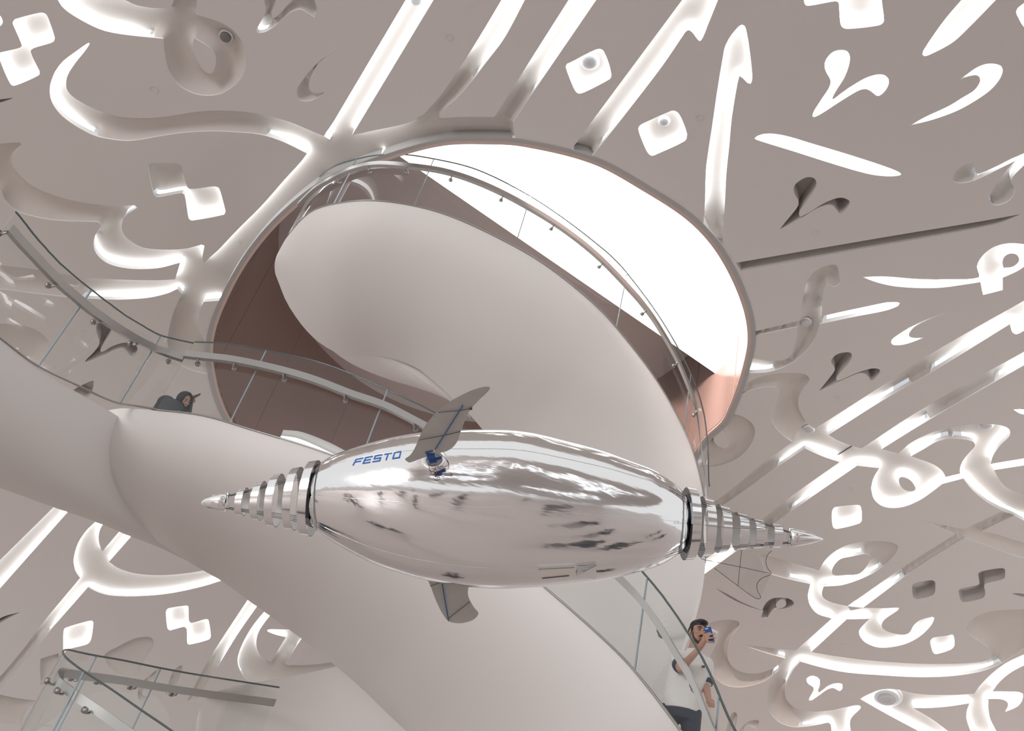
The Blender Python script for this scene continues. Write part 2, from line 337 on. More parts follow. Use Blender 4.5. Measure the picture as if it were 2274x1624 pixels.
G('connected lit script of loop, slanting stem, bowl and long sweep at lower right',
  ["i: 980,605* 1020,540 1090,480 1180,440 1300,422 1400,422 1465,440 1480,465 1460,510 1400,570 1320,625 1220,670 1120,700 1010,708* 998,745 1005,775 1050,805 1160,832* 1180,860* 1258,842* 1380,845 1485,842* 1480,855 1430,890 1390,920 1375,950 1385,975 1420,995 1480,1010 1520,1012 1550,1000 1580,950 1620,920 1690,900 1708,905 1690,950 1620,1020 1540,1065 1440,1090 1350,1092 1270,1060 1235,1015 1235,985 1260,950 1300,912* 1155,915* 930,1122* 1100,1150 1300,1175 1600,1195 1850,1195 1990,1185 2060,1165 2070,1140 2050,1100 2000,1060 1930,1010 1910,970 1930,930 2000,885 2100,860 2340,850* 2340,1040* 2200,1150 2100,1210 1980,1250 1800,1275 1600,1280 1400,1270 1150,1250 1000,1220 862,1182* 820,1230 780,1310 765,1380 780,1430 830,1475 920,1497 1050,1490 1150,1470 1220,1458 1245,1468 1230,1490 1190,1530 1175,1570 1190,1680* 1060,1680* 1055,1580 1040,1568 980,1580 880,1595 800,1593 720,1560 670,1500 655,1430 660,1350 690,1270 725,1238* 650,1300 570,1330 480,1345 400,1335 340,1300 300,1250 288,1190 300,1130 330,1080 345,1030 335,1000 300,985* 270,945* 320,930 380,918 440,920 475,932 480,950 455,990 420,1050 402,1110 405,1170 440,1220 500,1250 570,1258 640,1245 700,1220* 765,1162* 650,1130 505,1080* 600,1085 700,1100 835,1112* 1060,910* 970,880 925,830 910,770 925,692* 800,665 640,622* 600,500* 700,525 850,570"],
  ["i: 1060,620 1075,575 1115,535 1180,520 1280,503 1305,520 1300,545 1270,595 1230,630 1150,635 1080,638"],
  level=7, dark=[(1700, 1255, 60), (1960, 1215, 46), (2220, 1390, 85), (2160, 1390, 70), (1600, 1450, 112), (1680, 1500, 34), (1690, 1440, 40), (1735, 1600, 45), (1715, 1550, 38), (1650, 1540, 60)])
G('small bright forked mark under the long lit sweep', ["i: 940,1270 910,1282 900,1300 915,1325 945,1345 945,1365 930,1395 915,1425 930,1428 980,1395 1030,1360 1070,1348 1110,1368 1128,1350 1125,1325 1095,1318 1040,1335 980,1378 972,1370 985,1330 980,1290"], level=9)
G('lit wedge stroke with a big dome sensor and looped tail at the bottom right',
  ["i: 1240,1418* 1300,1385 1370,1360 1430,1355 1480,1360 1600,1385 1700,1392 1850,1392 1960,1385* 2000,1330 2080,1250 2180,1180 2340,1110* 2340,1175* 2200,1245 2120,1310 2075,1370* 2150,1370 2230,1372 2265,1385 2268,1410 2240,1460 2150,1503* 2175,1460 2165,1435 2130,1420 2050,1418* 2048,1470 2060,1540 2100,1625 2115,1680* 1960,1680* 1915,1560 1912,1500 1930,1445* 1800,1465 1670,1475 1575,1475* 1700,1550 1870,1680* 1720,1680* 1550,1590 1400,1510"], level=7)
G('bright square recess right of the pointed tail cone', ["i: 1062,235 1075,210 1100,203 1215,192 1240,198 1248,225 1250,290 1235,310 1090,345 1070,335 1063,300"], level=10)
G('single dark square recess left of the joined dark squares', ["i: 1568,705 1580,688 1690,668 1712,678 1715,700 1712,745 1695,765 1595,788 1575,775"], level=0, cat='ceiling recess')
G('two joined dark squares near the right edge', ["i: 1985,625 2000,612 2130,592 2152,598 2155,640 2145,660 2030,690 2022,705 2030,750 2015,780 1890,808 1875,795 1862,735 1880,720 1980,700 1993,690"], level=0, cat='ceiling recess')
G('small dim square light above the long lit sweep', ["i: 1683,1055 1700,1032 1790,1018 1825,1012 1833,1040 1835,1080 1815,1105 1720,1135 1700,1125"], level=5)
G('unlit blade with a small eye loop below the clear tail fin', ["i: 325,718* 400,755 500,810 620,858* 640,820 670,790 720,778 790,785 820,805 822,822 800,838 740,850 700,852 680,870 655,910* 613,905* 628,862* 520,830 420,785"], ["i: 708,830 715,810 745,788 770,805 772,825 750,842 720,848"], level=0, cat='ceiling recess')
G('dark tip of a mark at the right edge beside the joined dark squares', ["i: 2195,752* 2230,750 2340,765* 2340,785* 2240,768"], level=0, cat='ceiling recess')
G('dull leaf shape at the bottom edge right of the man', ["i: 405,1570 425,1515 445,1500 463,1515 463,1550 440,1640 420,1690 390,1650"], level=0, cat='ceiling recess')
G('dull curled stroke at the bottom edge beside the leaf shape', ["i: 465,1650* 475,1620 520,1570 560,1553 598,1553 600,1575 585,1605 560,1600 540,1590 510,1600 480,1680 460,1680"], level=0, cat='ceiling recess')
G('dull drop-shaped loop at the lower right rim of the round opening', ["f: 430,1105* 500,1125 555,1165 577,1215 565,1270 520,1340 460,1390 380,1425 300,1440 230,1440* 260,1260* 330,1170*"], ["f: 330,1195 370,1205 405,1260 410,1305 390,1325 345,1310 315,1275"], level=0, cat='ceiling recess')
G('bright tip at the right edge above the S curve', ["f: 2207,1080* 2250,1078 2330,1088* 2330,1118* 2250,1105"], level=8)
# left wall of the vault, under the bridge
G('lit beam slanting down at the lower left edge', ["g: 420,110* 345,200* -80,620* -80,810* 430,235* 500,160*"], level=5)
G('lit crescent crossed by a slanting beam under the bridge',
  ["g: 670,230* 600,300 540,360 490,440 465,540 475,610 505,655* 260,950 150,1100 -80,1370* -80,1470* 0,1370 200,1130 330,970 555,712* 620,745 700,765 850,770 1050,755 1250,715 1395,672 1520,625* 1500,550* 1290,605 1100,632 950,635 830,620 740,588 688,552* 825,395* 900,300* 850,260* 770,340* 645,487* 625,430 625,370 650,315 720,240*"], level=6, dark=[(40, 1480, 78), (100, 1425, 22), (0, 1540, 60)])
G('lit beam at the lower left beside the curled letter', ["g: 1660,650* 1565,790 1400,1040 1300,1200 1180,1430* 1240,1430* 1390,1190 1500,1010 1625,830 1730,680*"], level=6, dark=[(440, 1530, 66)])
G('curled letter, bright above and dull below, over the pink ramp end', ["g: 1700,830* 1600,950 1530,1070 1500,1160 1505,1220 1540,1280 1600,1320 1700,1330* 2120,1330* 2150,1165* 2080,1188 1950,1203 1815,1205* 1800,1195* 1905,1035* 1930,960* 1840,978 1720,978 1685,983 1690,992 1740,1012 1805,1028* 1708,1185* 1655,1155 1625,1110 1618,1050 1640,980 1745,840*"], level=6, dark=[(690, 1490, 60), (600, 1515, 45), (560, 1500, 20)])
G('bright diamond above the corner of the lower glass railing', ["g: 402,985 415,968 560,925 583,925 588,950 575,1040 555,1070 430,1105 405,1125 400,1090"], level=7)
G('two joined bright diamonds at lower left beside the lit beam', ["g: 1050,860 1065,845 1175,828 1188,832 1193,925 1205,938 1300,913 1315,917 1330,1020 1320,1042 1195,1075 1183,1070 1178,975 1165,962 1070,985 1058,975 1048,900"], level=7)
G('dull leaf shape standing behind the lower glass railing', ["g: 660,1140 740,1090 840,1040 910,1025 955,1032 970,1055 965,1090 935,1140 895,1200 870,1245 820,1270 740,1250 680,1200"], level=0, cat='ceiling recess')
G('dull looped stroke seen through the lower glass railing', ["g: 1150,1206 1110,1225 1080,1270 1060,1330 1045,1390 1085,1370 1120,1310 1145,1250", "g: 1015,1215 940,1275 890,1320 868,1380 880,1425 920,1420 945,1400 900,1395 905,1350 940,1310 990,1270"], level=0, cat='ceiling recess')
G('pale wedge shape left of the lower glass railing', ["g: 370,1130* 300,1150 255,1165* 252,1220 258,1330* 290,1310 330,1240 375,1180*"], level=0, cat='ceiling recess')
G('dull stroke at the bottom left corner', ["g: -80,1370* 0,1390 100,1412 225,1428* 160,1500 130,1582* 60,1572 -80,1558*"], level=0, cat='ceiling recess')
G('thin dark blade tip at the left edge under the lit beam', ["g: 128,870* 60,905 -60,975* -60,945* 30,895"], level=0, cat='ceiling recess')
G('dull rounded stroke behind the bridge glass at the left edge', ["d: -80,535* 60,540 150,550 230,580 290,625 313,665 290,720 230,800 150,850 -80,760*"], level=0, cat='ceiling recess')
G('dark forked mark seen through the bridge glass', ["d: 650,495 625,510 608,550 612,600 628,650 620,680 590,720 535,775 545,780 640,745 700,715 760,695 790,700 830,743 855,735 868,700 862,680 830,665 780,658 710,680 640,718 632,705 650,670 690,610 708,550 700,515 675,498"], level=0, cat='ceiling recess')
G('dark fin-shaped mark under the bridge glass bottom edge', ["d: 590,897 560,905 455,965 500,985 550,1005 580,970 592,910"], level=0, cat='ceiling recess')

# ---------------------------------------------------------------- one triangulation of the vault: front skin, recess plates, rims
def inside(poly, pts):
    x, y = pts[:, 0], pts[:, 1]; r = np.zeros(len(pts), bool)
    x0, y0 = poly[:, 0], poly[:, 1]; x1, y1 = np.roll(x0, -1), np.roll(y0, -1)
    for a, b, c, d in zip(x0, y0, x1, y1):
        if b == d: continue
        hit = ((b > y) != (d > y)) & (x < (c - a) * (y - b) / (d - b) + a)
        r ^= hit
    return r
def build_vault():
    X0, X1, Y0, Y1 = -700, 3000, -650, 1960
    pts = []; edges = []
    def ring(poly):
        n0 = len(pts); pts.extend([tuple(p) for p in poly]); n = len(poly)
        edges.extend([(n0 + k, n0 + (k + 1) % n) for k in range(n)])
    for g in GLYPHS:
        for poly in g[1] + g[2]:
            ring(np.clip(poly, (X0, Y0), (X1, Y1)))
    hole = lip_scaled(1.014); ring(hole)
    border = [(x, Y0) for x in np.linspace(X0, X1, 60)[:-1]] + [(X1, y) for y in np.linspace(Y0, Y1, 44)[:-1]] + [(x, Y1) for x in np.linspace(X1, X0, 60)[:-1]] + [(X0, y) for y in np.linspace(Y1, Y0, 44)[:-1]]
    ring(np.array(border))
    gx, gy = np.meshgrid(np.arange(X0 + 25, X1, 34), np.arange(Y0 + 25, Y1, 34))
    gx = gx + (np.arange(gx.shape[0]) % 2)[:, None] * 17
    pts.extend([(float(a), float(b)) for a, b in zip(gx.ravel(), gy.ravel()) if X0 + 8 < a < X1 - 8])
    for g in GLYPHS:
        allp = np.vstack(g[1]); lo = np.maximum(allp.min(0), (X0, Y0)); hi = np.minimum(allp.max(0), (X1, Y1))
        xs, ys = np.meshgrid(np.arange(lo[0], hi[0], 9.0), np.arange(lo[1], hi[1], 9.0)); xs = xs + (np.arange(xs.shape[0]) % 2)[:, None] * 4.5
        c = np.stack([xs.ravel(), ys.ravel()], 1); m = np.zeros(len(c), bool)
        for p in g[1]: m |= inside(p, c)
        c = c[m]
        if len(c):
            d = np.full(len(c), 1e9)
            for p in g[1] + g[2]:
                q = np.clip(p, (X0, Y0), (X1, Y1)); d = np.minimum(d, np.linalg.norm(c[:, None] - q[None], axis=2).min(1))
            pts.extend([tuple(p) for p in c[d > 4.0]])
    r = delaunay_2d_cdt([Vector((p[0] / 100, p[1] / 100)) for p in pts], edges, [], 0, 1e-5)
    V = np.array([(v.x * 100, v.y * 100) for v in r[0]]); T = [tuple(f) for f in r[2]]
    cen = np.array([V[list(f)].mean(0) for f in T])
    owner = np.full(len(T), -1)
    for k, g in enumerate(GLYPHS):
        m = np.zeros(len(T), bool)
        for p in g[1]: m |= inside(p, cen)
        for h in g[2]: m &= ~inside(h, cen)
        owner[m & (owner == -1)] = k
    owner[inside(hole, cen)] = -2
    S = dome_hit(V[:, 0], V[:, 1]); N = dome_normal(S)
    # orientation: faces should look into the room (against N)
    def orient(f):
        a, b, c = S[f[0]], S[f[1]], S[f[2]]
        return f if np.dot(np.cross(b - a, c - a), N[f[0]]) < 0 else f[::-1]
    T = [orient(f) for f in T]
    def submesh(name, tris, pos, material, parent=None, smooth=True):
        used = sorted({i for f in tris for i in f}); ix = {v: k for k, v in enumerate(used)}
        return mesh_obj(name, pos[used], [[ix[i] for i in f] for f in tris], material, parent, smooth)
    skin = submesh('ceiling', [f for f, o in zip(T, owner) if o == -1], S, M_CEIL)
    tag(skin, 'pale taupe vaulted ceiling skin pierced by script-shaped openings', 'ceiling', kind='structure')
    em = {}
    for f, o in zip(T, owner):
        for a, b in ((f[0], f[1]), (f[1], f[2]), (f[2], f[0])):
            em.setdefault((min(a, b), max(a, b)), []).append((o, a, b))
    walls = {}
    for k, l in em.items():
        own = [q[0] for q in l]
        for o, a, b in l:
            if o >= 0 and (len(l) == 1 or any(w != o for w in own)):
                walls.setdefault(o, []).append((a, b, any(w == -2 for w in own)))
    DEEP_MAX = 100000
    D1, D2, D0 = 0.09, 0.19, 0.025
    for k, g in enumerate(GLYPHS):
        tris = [f for f, o in zip(T, owner) if o == k]
        if not tris: print('EMPTY GLYPH', g[0]); continue
        label, level, dark, lit, name, cat = g[0], g[3] * (0.62 if g[3] >= 9 else 1.0), g[4], g[5], g[6], g[7]
        used = np.array(sorted({i for f in tris for i in f}))
        edges_k = walls.get(k, [])
        rimv = np.array(sorted({i for e in edges_k for i in e[:2]})); atc = {i for e in edges_k if e[2] for i in e[:2]}
        def strip(m):
            """share of full brightness of the light strip at a place along the rim"""
            if level <= 0: return 0.0
            d = min([math.hypot(m[0] - x, m[1] - y) - r for x, y, r in dark] or [99])
            return 0.0 if d < 0 else min(1.0, 0.08 + 0.115 * int(d / 7))
        on = np.array([1.0 if i in atc else strip(V[i]) for i in rimv])
        # the back shell is dished: shallow at unlit edges, deep behind the light strips
        dep = {}; deep = 0.34 if level <= 0 and len(used) < DEEP_MAX and 'dull' not in label and 'pale' not in label or 'forked mark' in label and level <= 0 else 0
        for c0 in range(0, len(used), 2000):
            u = used[c0:c0 + 2000]
            dd = np.linalg.norm(V[u][:, None] - V[rimv][None], axis=2)
            px_m = np.linalg.norm(S[u] - EYE, axis=1) / F
            near = dd.min(1) * px_m; w = 1.0 / (dd + 2.0) ** 3; f_on = (w * (on > 0)[None]).sum(1) / w.sum(1)
            prof = D0 + (D2 - D0) * (1 - np.exp(-near / 0.11))
            for i, a_, b_, n_ in zip(u, prof, f_on, near): dep[i] = a_ * (1 - b_) + D2 * b_
        for i, o_ in zip(rimv, on): dep[i] = D2 if o_ > 0 else D0
        if deep:
            for i in used: dep[i] = deep
        B = S.copy()
        for i in used: B[i] = S[i] + N[i] * dep[i]
        root = thing(name or ('ceiling_light' if level else 'ceiling_recess'), B[used].mean(0), label, cat)
        submesh('back_panel', tris, B, M_CEIL if deep else M_PLATE, root)
        rim = MB(); led = {}
        for a, b, col_ in edges_k:
            if col_: continue
            va, vb = dep[a], dep[b]; so = strip((V[a] + V[b]) / 2)
            pa, pb = S[a], S[b]
            la, lb = (min(D1, va), min(D1, vb)) if so > 0 else (va, vb)
            rim.add([pa, pb, pb + N[b] * lb, pa + N[a] * la], [(0, 3, 2, 1)])
            if so > 0:
                led.setdefault(so, MB()).add([pa + N[a] * la, pb + N[b] * lb, pb + N[b] * vb, pa + N[a] * va], [(0, 3, 2, 1)])
        for m_, _ in pieces(rim): m_.build('rim', M_RIM if level > 0 else M_CEIL, root)
        if led:
            allm = MB(); lev = {}
            for so, mb in led.items():
                for f in mb.f: lev[tuple(i + len(allm.v) for i in f)] = so
                allm.add(mb.v, mb.f)
            for m_, fs in pieces(allm):
                ks = sorted({lev[f] for f in fs})
                mesh_obj('light_strip', m_.v, m_.f, None, root, mats=[led_mat(round(level * q, 2)) for q in ks], idx=[ks.index(lev[f]) for f in fs])
    # the vault goes on behind the viewer: same script, lit all over
    dirs = (V[:, 0] - W / 2)[:, None] * CX + (H / 2 - V[:, 1])[:, None] * CY + F * fwd
    dirs[:, :2] *= -1; dirs /= np.linalg.norm(dirs, axis=1)[:, None]
    lo = np.zeros(len(V)); hi = np.full(len(V), 80.0)
    for _ in range(40):
        m = 0.5 * (lo + hi); g_ = (np.abs((EYE + dirs * m[:, None] - DC) / DR) ** DN).sum(1) > 1
        hi = np.where(g_, m, hi); lo = np.where(g_, lo, m)
    R = EYE + dirs * lo[:, None]
    keep = [(f, o) for f, o in zip(T, owner) if R[list(f)][:, 2].min() > -3.5]
    used = sorted({i for f, o in keep for i in f}); ixm = {v: j for j, v in enumerate(used)}
    rear = mesh_obj('ceiling', R[used], [[ixm[i] for i in f] for f, o in keep], None, None, True, mats=[M_CEIL, emitter('rear_script_light', (0.96, 0.98, 1.0), 2.0)],
                    idx=[1 if (o >= 0 and GLYPHS[o][3] > 0) else 0 for f, o in keep])
    tag(rear, 'vaulted ceiling with lit script continuing behind the viewer, mirrored in the airship', 'ceiling', kind='structure')
_led = {}
def led_mat(level):
    if level not in _led: _led[level] = emitter('light_strip_%g' % level, (0.955, 0.975, 1.0), level)
    return _led[level]
build_vault()
# ---------------------------------------------------------------- round opening: collar, shaft, luminous ceiling
UP = np.array([0, 0, 1.0])
def build_oculus():
    Pin = dome_hit(LIP[:, 0], LIP[:, 1]); n = len(LIP)
    q = lip_scaled(1.016); Pout = dome_hit(q[:, 0], q[:, 1])
    root = thing('ceiling_oculus', Pin.mean(0), 'large oval opening in the ceiling with rosy shaft walls and a glaring white light panel', 'ceiling opening')
    col = MB()
    rings = [Pout + UP * 0.34, Pout - UP * 0.015, Pin - UP * 0.015]
    col.loft([np.vstack([r, r[:1]]) for r in rings], closed=False); col.build('collar', M_COLLAR, root, False)
    lip = MB(); rings = [Pin - UP * 0.012, Pin + UP * 0.10]
    c = Pin.mean(0); inner = Pin + (c - Pin) * 0.012
    lip.loft([np.vstack([r, r[:1]]) for r in (Pin - UP * 0.012, inner - UP * 0.012, inner + UP * 0.06)], closed=False); lip.build('lip', M_LIP, root)
    HL, HT = 1.62, 3.8
    w = MB(); w.loft([np.vstack([r, r[:1]]) for r in (inner + UP * 0.02, inner + UP * HL * 0.5, inner + UP * HL, inner + UP * HT)], closed=False)
    w.build('shaft_wall', M_SHAFT, root, True)
    # added fill lamp inside the near lip, unseen, warms the far shaft wall
    k0 = int(np.linalg.norm(LIP - np.array([1120, 313]), axis=1).argmin()); lp = inner[k0] + (c - inner[k0]) * 0.05 + UP * 0.8
    k1 = int(np.linalg.norm(LIP - np.array([1640, 860]), axis=1).argmin())
    l = area('shaft_fill_light', tuple(lp), tuple(inner[k1] + UP * 0.8), 0.7, 420, (1.0, 0.80, 0.72)); l.data.spread = 1.6
    # panel seams of the wall
    s = MB()
    for k in range(0, n, 14):
        p = inner[k] + (c - inner[k]) * 0.001
        s.tube([p + UP * 0.05, p + UP * HT * 0.98], 0.004, 4)
    s.build('panel_seam', M_SHAFT, root)
    # luminous half of the ceiling, bounded by the straight edge of the upper landing
    global DC
    old = DC.copy(); DC = DC + UP * HL
    a = dome_hit(870, 330)[0]; b = dome_hit(1565, 812)[0]; DC = old
    e = (b - a)[:2]; nn = np.array([e[1], -e[0]])
    mid = dome_hit(1400, 480)[0]
    sgn = np.sign(nn @ (mid - a)[:2])
    def half(off, side):
        out = []
        top = inner + UP * off
        for k in range(n):
            p, r = top[k], top[(k + 1) % n]
            fp = side * sgn * (nn @ (p - a)[:2]); fr = side * sgn * (nn @ (r - a)[:2])
            if fp >= 0: out.append(p)
            if fp * fr < 0: out.append(p + (r - p) * fp / (fp - fr))
        return out
    lum = half(HL, 1)
    mb = MB(); cc = np.mean(lum, 0); mb.add([cc] + lum, [(0, (k + 1) % len(lum) + 1, k + 1) for k in range(len(lum))])
    mb.build('luminous_panel', M_SKY, root)
    so = half(HT, -1); mb = MB(); cc = np.mean(so, 0); mb.add([cc] + so, [(0, (k + 1) % len(so) + 1, k + 1) for k in range(len(so))])
    mb.build('soffit', M_SOFFIT, root)
    ends = [p for p in lum if abs(nn @ (p - a)[:2]) < 1e-6 * np.linalg.norm(nn) * 50 + 1e-3]
    if len(ends) >= 2:
        A0, B0 = ends[0], ends[-1]
        mb = MB(); mb.add([A0, B0, B0 + UP * (HT - HL), A0 + UP * (HT - HL)], [(0, 1, 2, 3)]); mb.build('upper_fascia', M_SOFFIT, root)
build_oculus()

# ---------------------------------------------------------------- spiral ramp ribbons
def ribbon(name, st, parent, n=110, drop=1.05, wall=0.9, m=16, blend=None):
    """st: stations (edge px, py, dist, underside px, py, dist[, drop])"""
    st = [tuple(s) + ((drop,) if len(s) == 6 else ()) for s in st]
    cur = catmull([np.array(s, float) for s in st], step=2.0)
    cur = resample(cur, n)
    rings = []
    for s in cur:
        T = P(s[0], s[1], s[2]); L = P(s[3], s[4], s[5]); K = T - UP * s[6]
        pts = [(1 - t) ** 2 * T + 2 * t * (1 - t) * K + t * t * L for t in np.linspace(0, 1, m) ** 1.15]
        inn = (L - T); inn[2] = 0; inn /= np.linalg.norm(inn) + 1e-9
        w = wall * min(1.0, np.linalg.norm(L - T) / 1.5)
        k = min(1.0, s[6]); z = T[2] - 0.42 * k
        dk = L - inn * 0.14; dk[2] = max(z, L[2] + 0.1)
        ct = T + inn * 0.22 * k; ct[2] = z
        back = [L + UP * w, L + UP * w - inn * 0.12, dk, ct, T + inn * 0.14 * k - UP * 0.005]
        rings.append(pts + back)
    mb = MB(); mb.loft(rings)
    o = mb.build(name, M_RAMP, parent, True)
    bm = bmesh.new(); bm.from_mesh(o.data); bmesh.ops.recalc_face_normals(bm, faces=bm.faces)
    for e in bm.edges:
        if len(e.link_faces) == 2 and e.calc_face_angle(0) > 0.9: e.smooth = False
    bm.to_mesh(o.data); bm.free()
    return o
ramp = thing('spiral_ramp', P(1150, 1100, 13), 'huge smooth white spiral ramp winding up through the oval ceiling opening', 'ramp')
A_ST = [(618, 560, 14.9, 612, 610, 15.2, .25), (640, 523, 14.8, 640, 678, 15.4, .45), (690, 472, 14.5, 698, 752, 15.7, .75), (755, 452, 14.2, 766, 790, 15.9), (830, 447, 14, 840, 790, 15.9), (920, 459, 14, 916, 813, 15.8),
        (1000, 482, 14, 958, 843, 15.7), (1100, 527, 14, 1007, 887, 15.6), (1200, 583, 14, 1039, 917, 15.6), (1300, 660, 14.1, 1072, 955, 15.7), (1365, 725, 14.2, 1115, 1010, 15.8), (1460, 850, 14.2, 1165, 1100, 15.7),
        (1530, 982, 14, 1195, 1190, 15.4), (1560, 1085, 13.6, 1212, 1290, 15), (1568, 1180, 13.2, 1225, 1390, 14.6), (1563, 1290, 12.8, 1245, 1490, 14.2, .8), (1546, 1366, 12.6, 1270, 1560, 14.0, .6), (1522, 1432, 12.5, 1300, 1630, 13.9, .45), (1490, 1505, 12.4, 1330, 1700, 13.8, .35)]
ribbon('upper_flight', A_ST, ramp)
ribbon('upper_landing', [(716, 725, 16.1, 716, 760, 16.3, .08), (765, 745, 16.0, 750, 788, 16.5, .15), (830, 765, 15.95, 790, 813, 16.7, .3), (900, 795, 15.95, 850, 838, 16.8, .4), (960, 835, 15.9, 915, 858, 16.8, .4), (1012, 880, 15.9, 990, 873, 16.7, .3), (1050, 920, 16, 1040, 895, 16.6, .2)], ramp, n=40, wall=.5)
B_T = [(238, 912, 11.2), (270, 907, 11.1), (345, 912, 11), (450, 925, 10.9), (560, 957, 10.75), (700, 1000, 10.45), (830, 1050, 10.15), (1000, 1140, 9.6), (1110, 1224, 9.25), (1218, 1314, 8.9), (1338, 1420, 8.5), (1405, 1488, 8.25), (1507, 1620, 7.9), (1570, 1720, 7.7)]
B_L = [(252, 1070, 11.6), (285, 1150, 11.9), (405, 1239, 12.3), (491, 1290, 12.8), (549, 1332, 13.1), (668, 1418, 13.3), (735, 1471, 13.2), (800, 1527, 13), (860, 1585, 12.6), (930, 1650, 12), (1010, 1730, 11.2), (1060, 1790, 10.7), (1150, 1900, 10), (1230, 2000, 9.6)]
B_D = [.55, .75, .95] + [1.05] * 11
ribbon('lower_flight', [t + l + (d,) for t, l, d in zip(B_T, B_L, B_D)], ramp)
C_ST = [(-160, 625, 9.2, -160, 1025, 10.6), (-80, 692, 9.4, -80, 1058, 10.9), (0, 753, 9.65, 0, 1084, 11.1), (77, 811, 9.95, 105, 1122, 11.4), (158, 864, 10.35, 211, 1159, 11.8), (243, 913, 10.9, 288, 1191, 12.1), (300, 950, 11.4, 350, 1215, 12.3), (370, 985, 11.9, 420, 1248, 12.6)]
ribbon('bridge', C_ST, ramp, n=60)
ribbon('lowest_turn', [(437, 1700, 12.5, 470, 1740, 13, .3), (441, 1622, 12.4, 520, 1760, 13.2, .4), (445, 1575, 12.4, 580, 1760, 13.6, .6), (462, 1548, 12.5, 650, 1760, 14), (500, 1530, 12.7, 720, 1760, 14.3), (560, 1517, 13, 800, 1760, 14.6), (650, 1502, 13.4, 880, 1750, 15), (750, 1480, 13.9, 960, 1730, 15.4), (850, 1455, 14.4, 1040, 1710, 15.8), (960, 1430, 14.8, 1120, 1690, 16)], ramp, n=60, drop=1.2)

# ---------------------------------------------------------------- glass balustrades
def fit_height(base, poly, lo, hi):
    poly = smooth_curve([np.array(p, float) for p in poly], 500)
    hs = np.linspace(lo, hi, 120); out = np.full(len(base), np.nan)
    for i, b in enumerate(base):
        q = np.array([proj(b + UP * h) for h in hs])
        d = np.linalg.norm(q[:, None, :] - poly[None, ::2], axis=2).min(1); k = d.argmin()
        if d[k] < 7: out[i] = hs[k]
    ok = ~np.isnan(out)
    if ok.sum() < 2: out[:] = (lo + hi) / 2; ok[:] = True
    out = np.interp(np.arange(len(out)), np.where(ok)[0], out[ok])
    k = 5; pad = np.pad(out, k, mode='edge')
    return np.convolve(pad, np.ones(2 * k + 1) / (2 * k + 1), 'valid')
def nearest(curve, px):
    q = np.array([proj(p) for p in curve]); return int(np.linalg.norm(q - np.array(px, float), axis=1).argmin())
def balustrade(label, base, top, rail, joints, brackets, side, rail_span=None, rail_top=0.09, bottom=None):
    n = len(base)
    root = thing('glass_balustrade', base.mean(0), label, 'balustrade')
    t = np.gradient(base, axis=0); t[:, 2] = 0; t /= np.linalg.norm(t, axis=1)[:, None]
    nin = np.cross(t, UP) * side
    th = 0.012
    cuts = sorted({0, n - 1} | {nearest(top, j) for j in joints})
    for a, b in zip(cuts[:-1], cuts[1:]):
        if b - a < 2: continue
        mb = MB(); rings = []
        for i in range(a, b + 1):
            o = nin[i] * th
            s0, s1 = base[i], top[i]
            if i == a: sh = t[i] * 0.006
            elif i == b: sh = -t[i] * 0.006
            else: sh = 0
            rings.append([s0 + sh, s1 + sh, s1 + o + sh, s0 + o + sh])
        sharpen(mb.loft(rings).build('glass_panel', M_GLASS, root, False))
    for c in cuts[1:-1]:
        mb = MB(); mid = nin[c] * th * 0.5
        mb.box((base[c] + top[c]) / 2 + mid, t[c] * 0.007, nin[c] * 0.008, (top[c] - base[c]) / 2)
        mb.build('glass_joint', M_JOINT, root)
    mb = MB(); mb.tube(list(top + nin * th * 0.5 + UP * 0.004), 0.011, 6); mb.build('top_edge', M_EDGE, root, True)
    if bottom is not False:
        mb = MB(); mb.tube(list(base + nin * th * 0.5 + UP * 0.01), 0.012, 6); mb.build('base_channel', M_STEEL, root, True)
    a, b = rail_span or (0, n - 1)
    rings = []
    for i in range(a, b + 1):
        c = rail[i] + nin[i] * 0.085
        u = UP * rail_top * 0.5; o = nin[i] * 0.032
        rings.append([c - o - u, c - o + u, c + o + u, c + o - u])
    mb = MB(); sharpen(mb.loft(rings).build('handrail', M_STEEL, root, False))
    for px in brackets:
        i = nearest(rail, px); c = rail[i]
        br = bpy.data.objects
        mb = MB(); k0 = c - UP * 0.055
        mb.tube([k0 - nin[i] * 0.03, k0 + nin[i] * 0.0], 0.032, 12)
        mb.tube([k0 + nin[i] * 0.0, k0 + nin[i] * 0.04 - UP * 0.012, k0 + nin[i] * 0.075 - UP * 0.005, k0 + nin[i] * 0.088 + UP * 0.03], 0.012, 8)
        mb.build('rail_bracket', M_STEEL, root, True)
    return root
def curve3(pts, n):
    c = resample(catmull([np.array(p, float) for p in pts], step=2.0), n)
    return np.array([P(*s) for s in c])
def lay(st): return [(s[0], s[1], s[2]) for s in st]

# upper flight
bs = curve3([(640, 523, 14.8), (690, 472, 14.5), (755, 452, 14.2), (830, 447, 14), (920, 459, 14), (1000, 482, 14), (1100, 527, 14), (1200, 583, 14), (1300, 660, 14.1), (1365, 725, 14.2), (1460, 850, 14.2), (1530, 982, 14), (1560, 1085, 13.6), (1568, 1160, 13.3)], 170)
A_TOP = [(690, 400), (745, 371), (800, 352), (863, 344), (916, 346), (967, 355), (1046, 373), (1113, 402), (1180, 438), (1268, 498), (1357, 570), (1391, 606), (1461, 700), (1514, 790), (1544, 857), (1567, 935), (1572, 987), (1571, 1051), (1566, 1110)]
A_RAIL = [(700, 440), (761, 394), (821, 376), (905, 378), (1004, 394), (1115, 438), (1227, 503), (1317, 570), (1334, 588), (1428, 690), (1496, 801), (1524, 868), (1546, 920), (1556, 1000), (1562, 1080)]
h = fit_height(bs, A_TOP, .6, 2.0); r = fit_height(bs, A_RAIL, .3, 1.6)
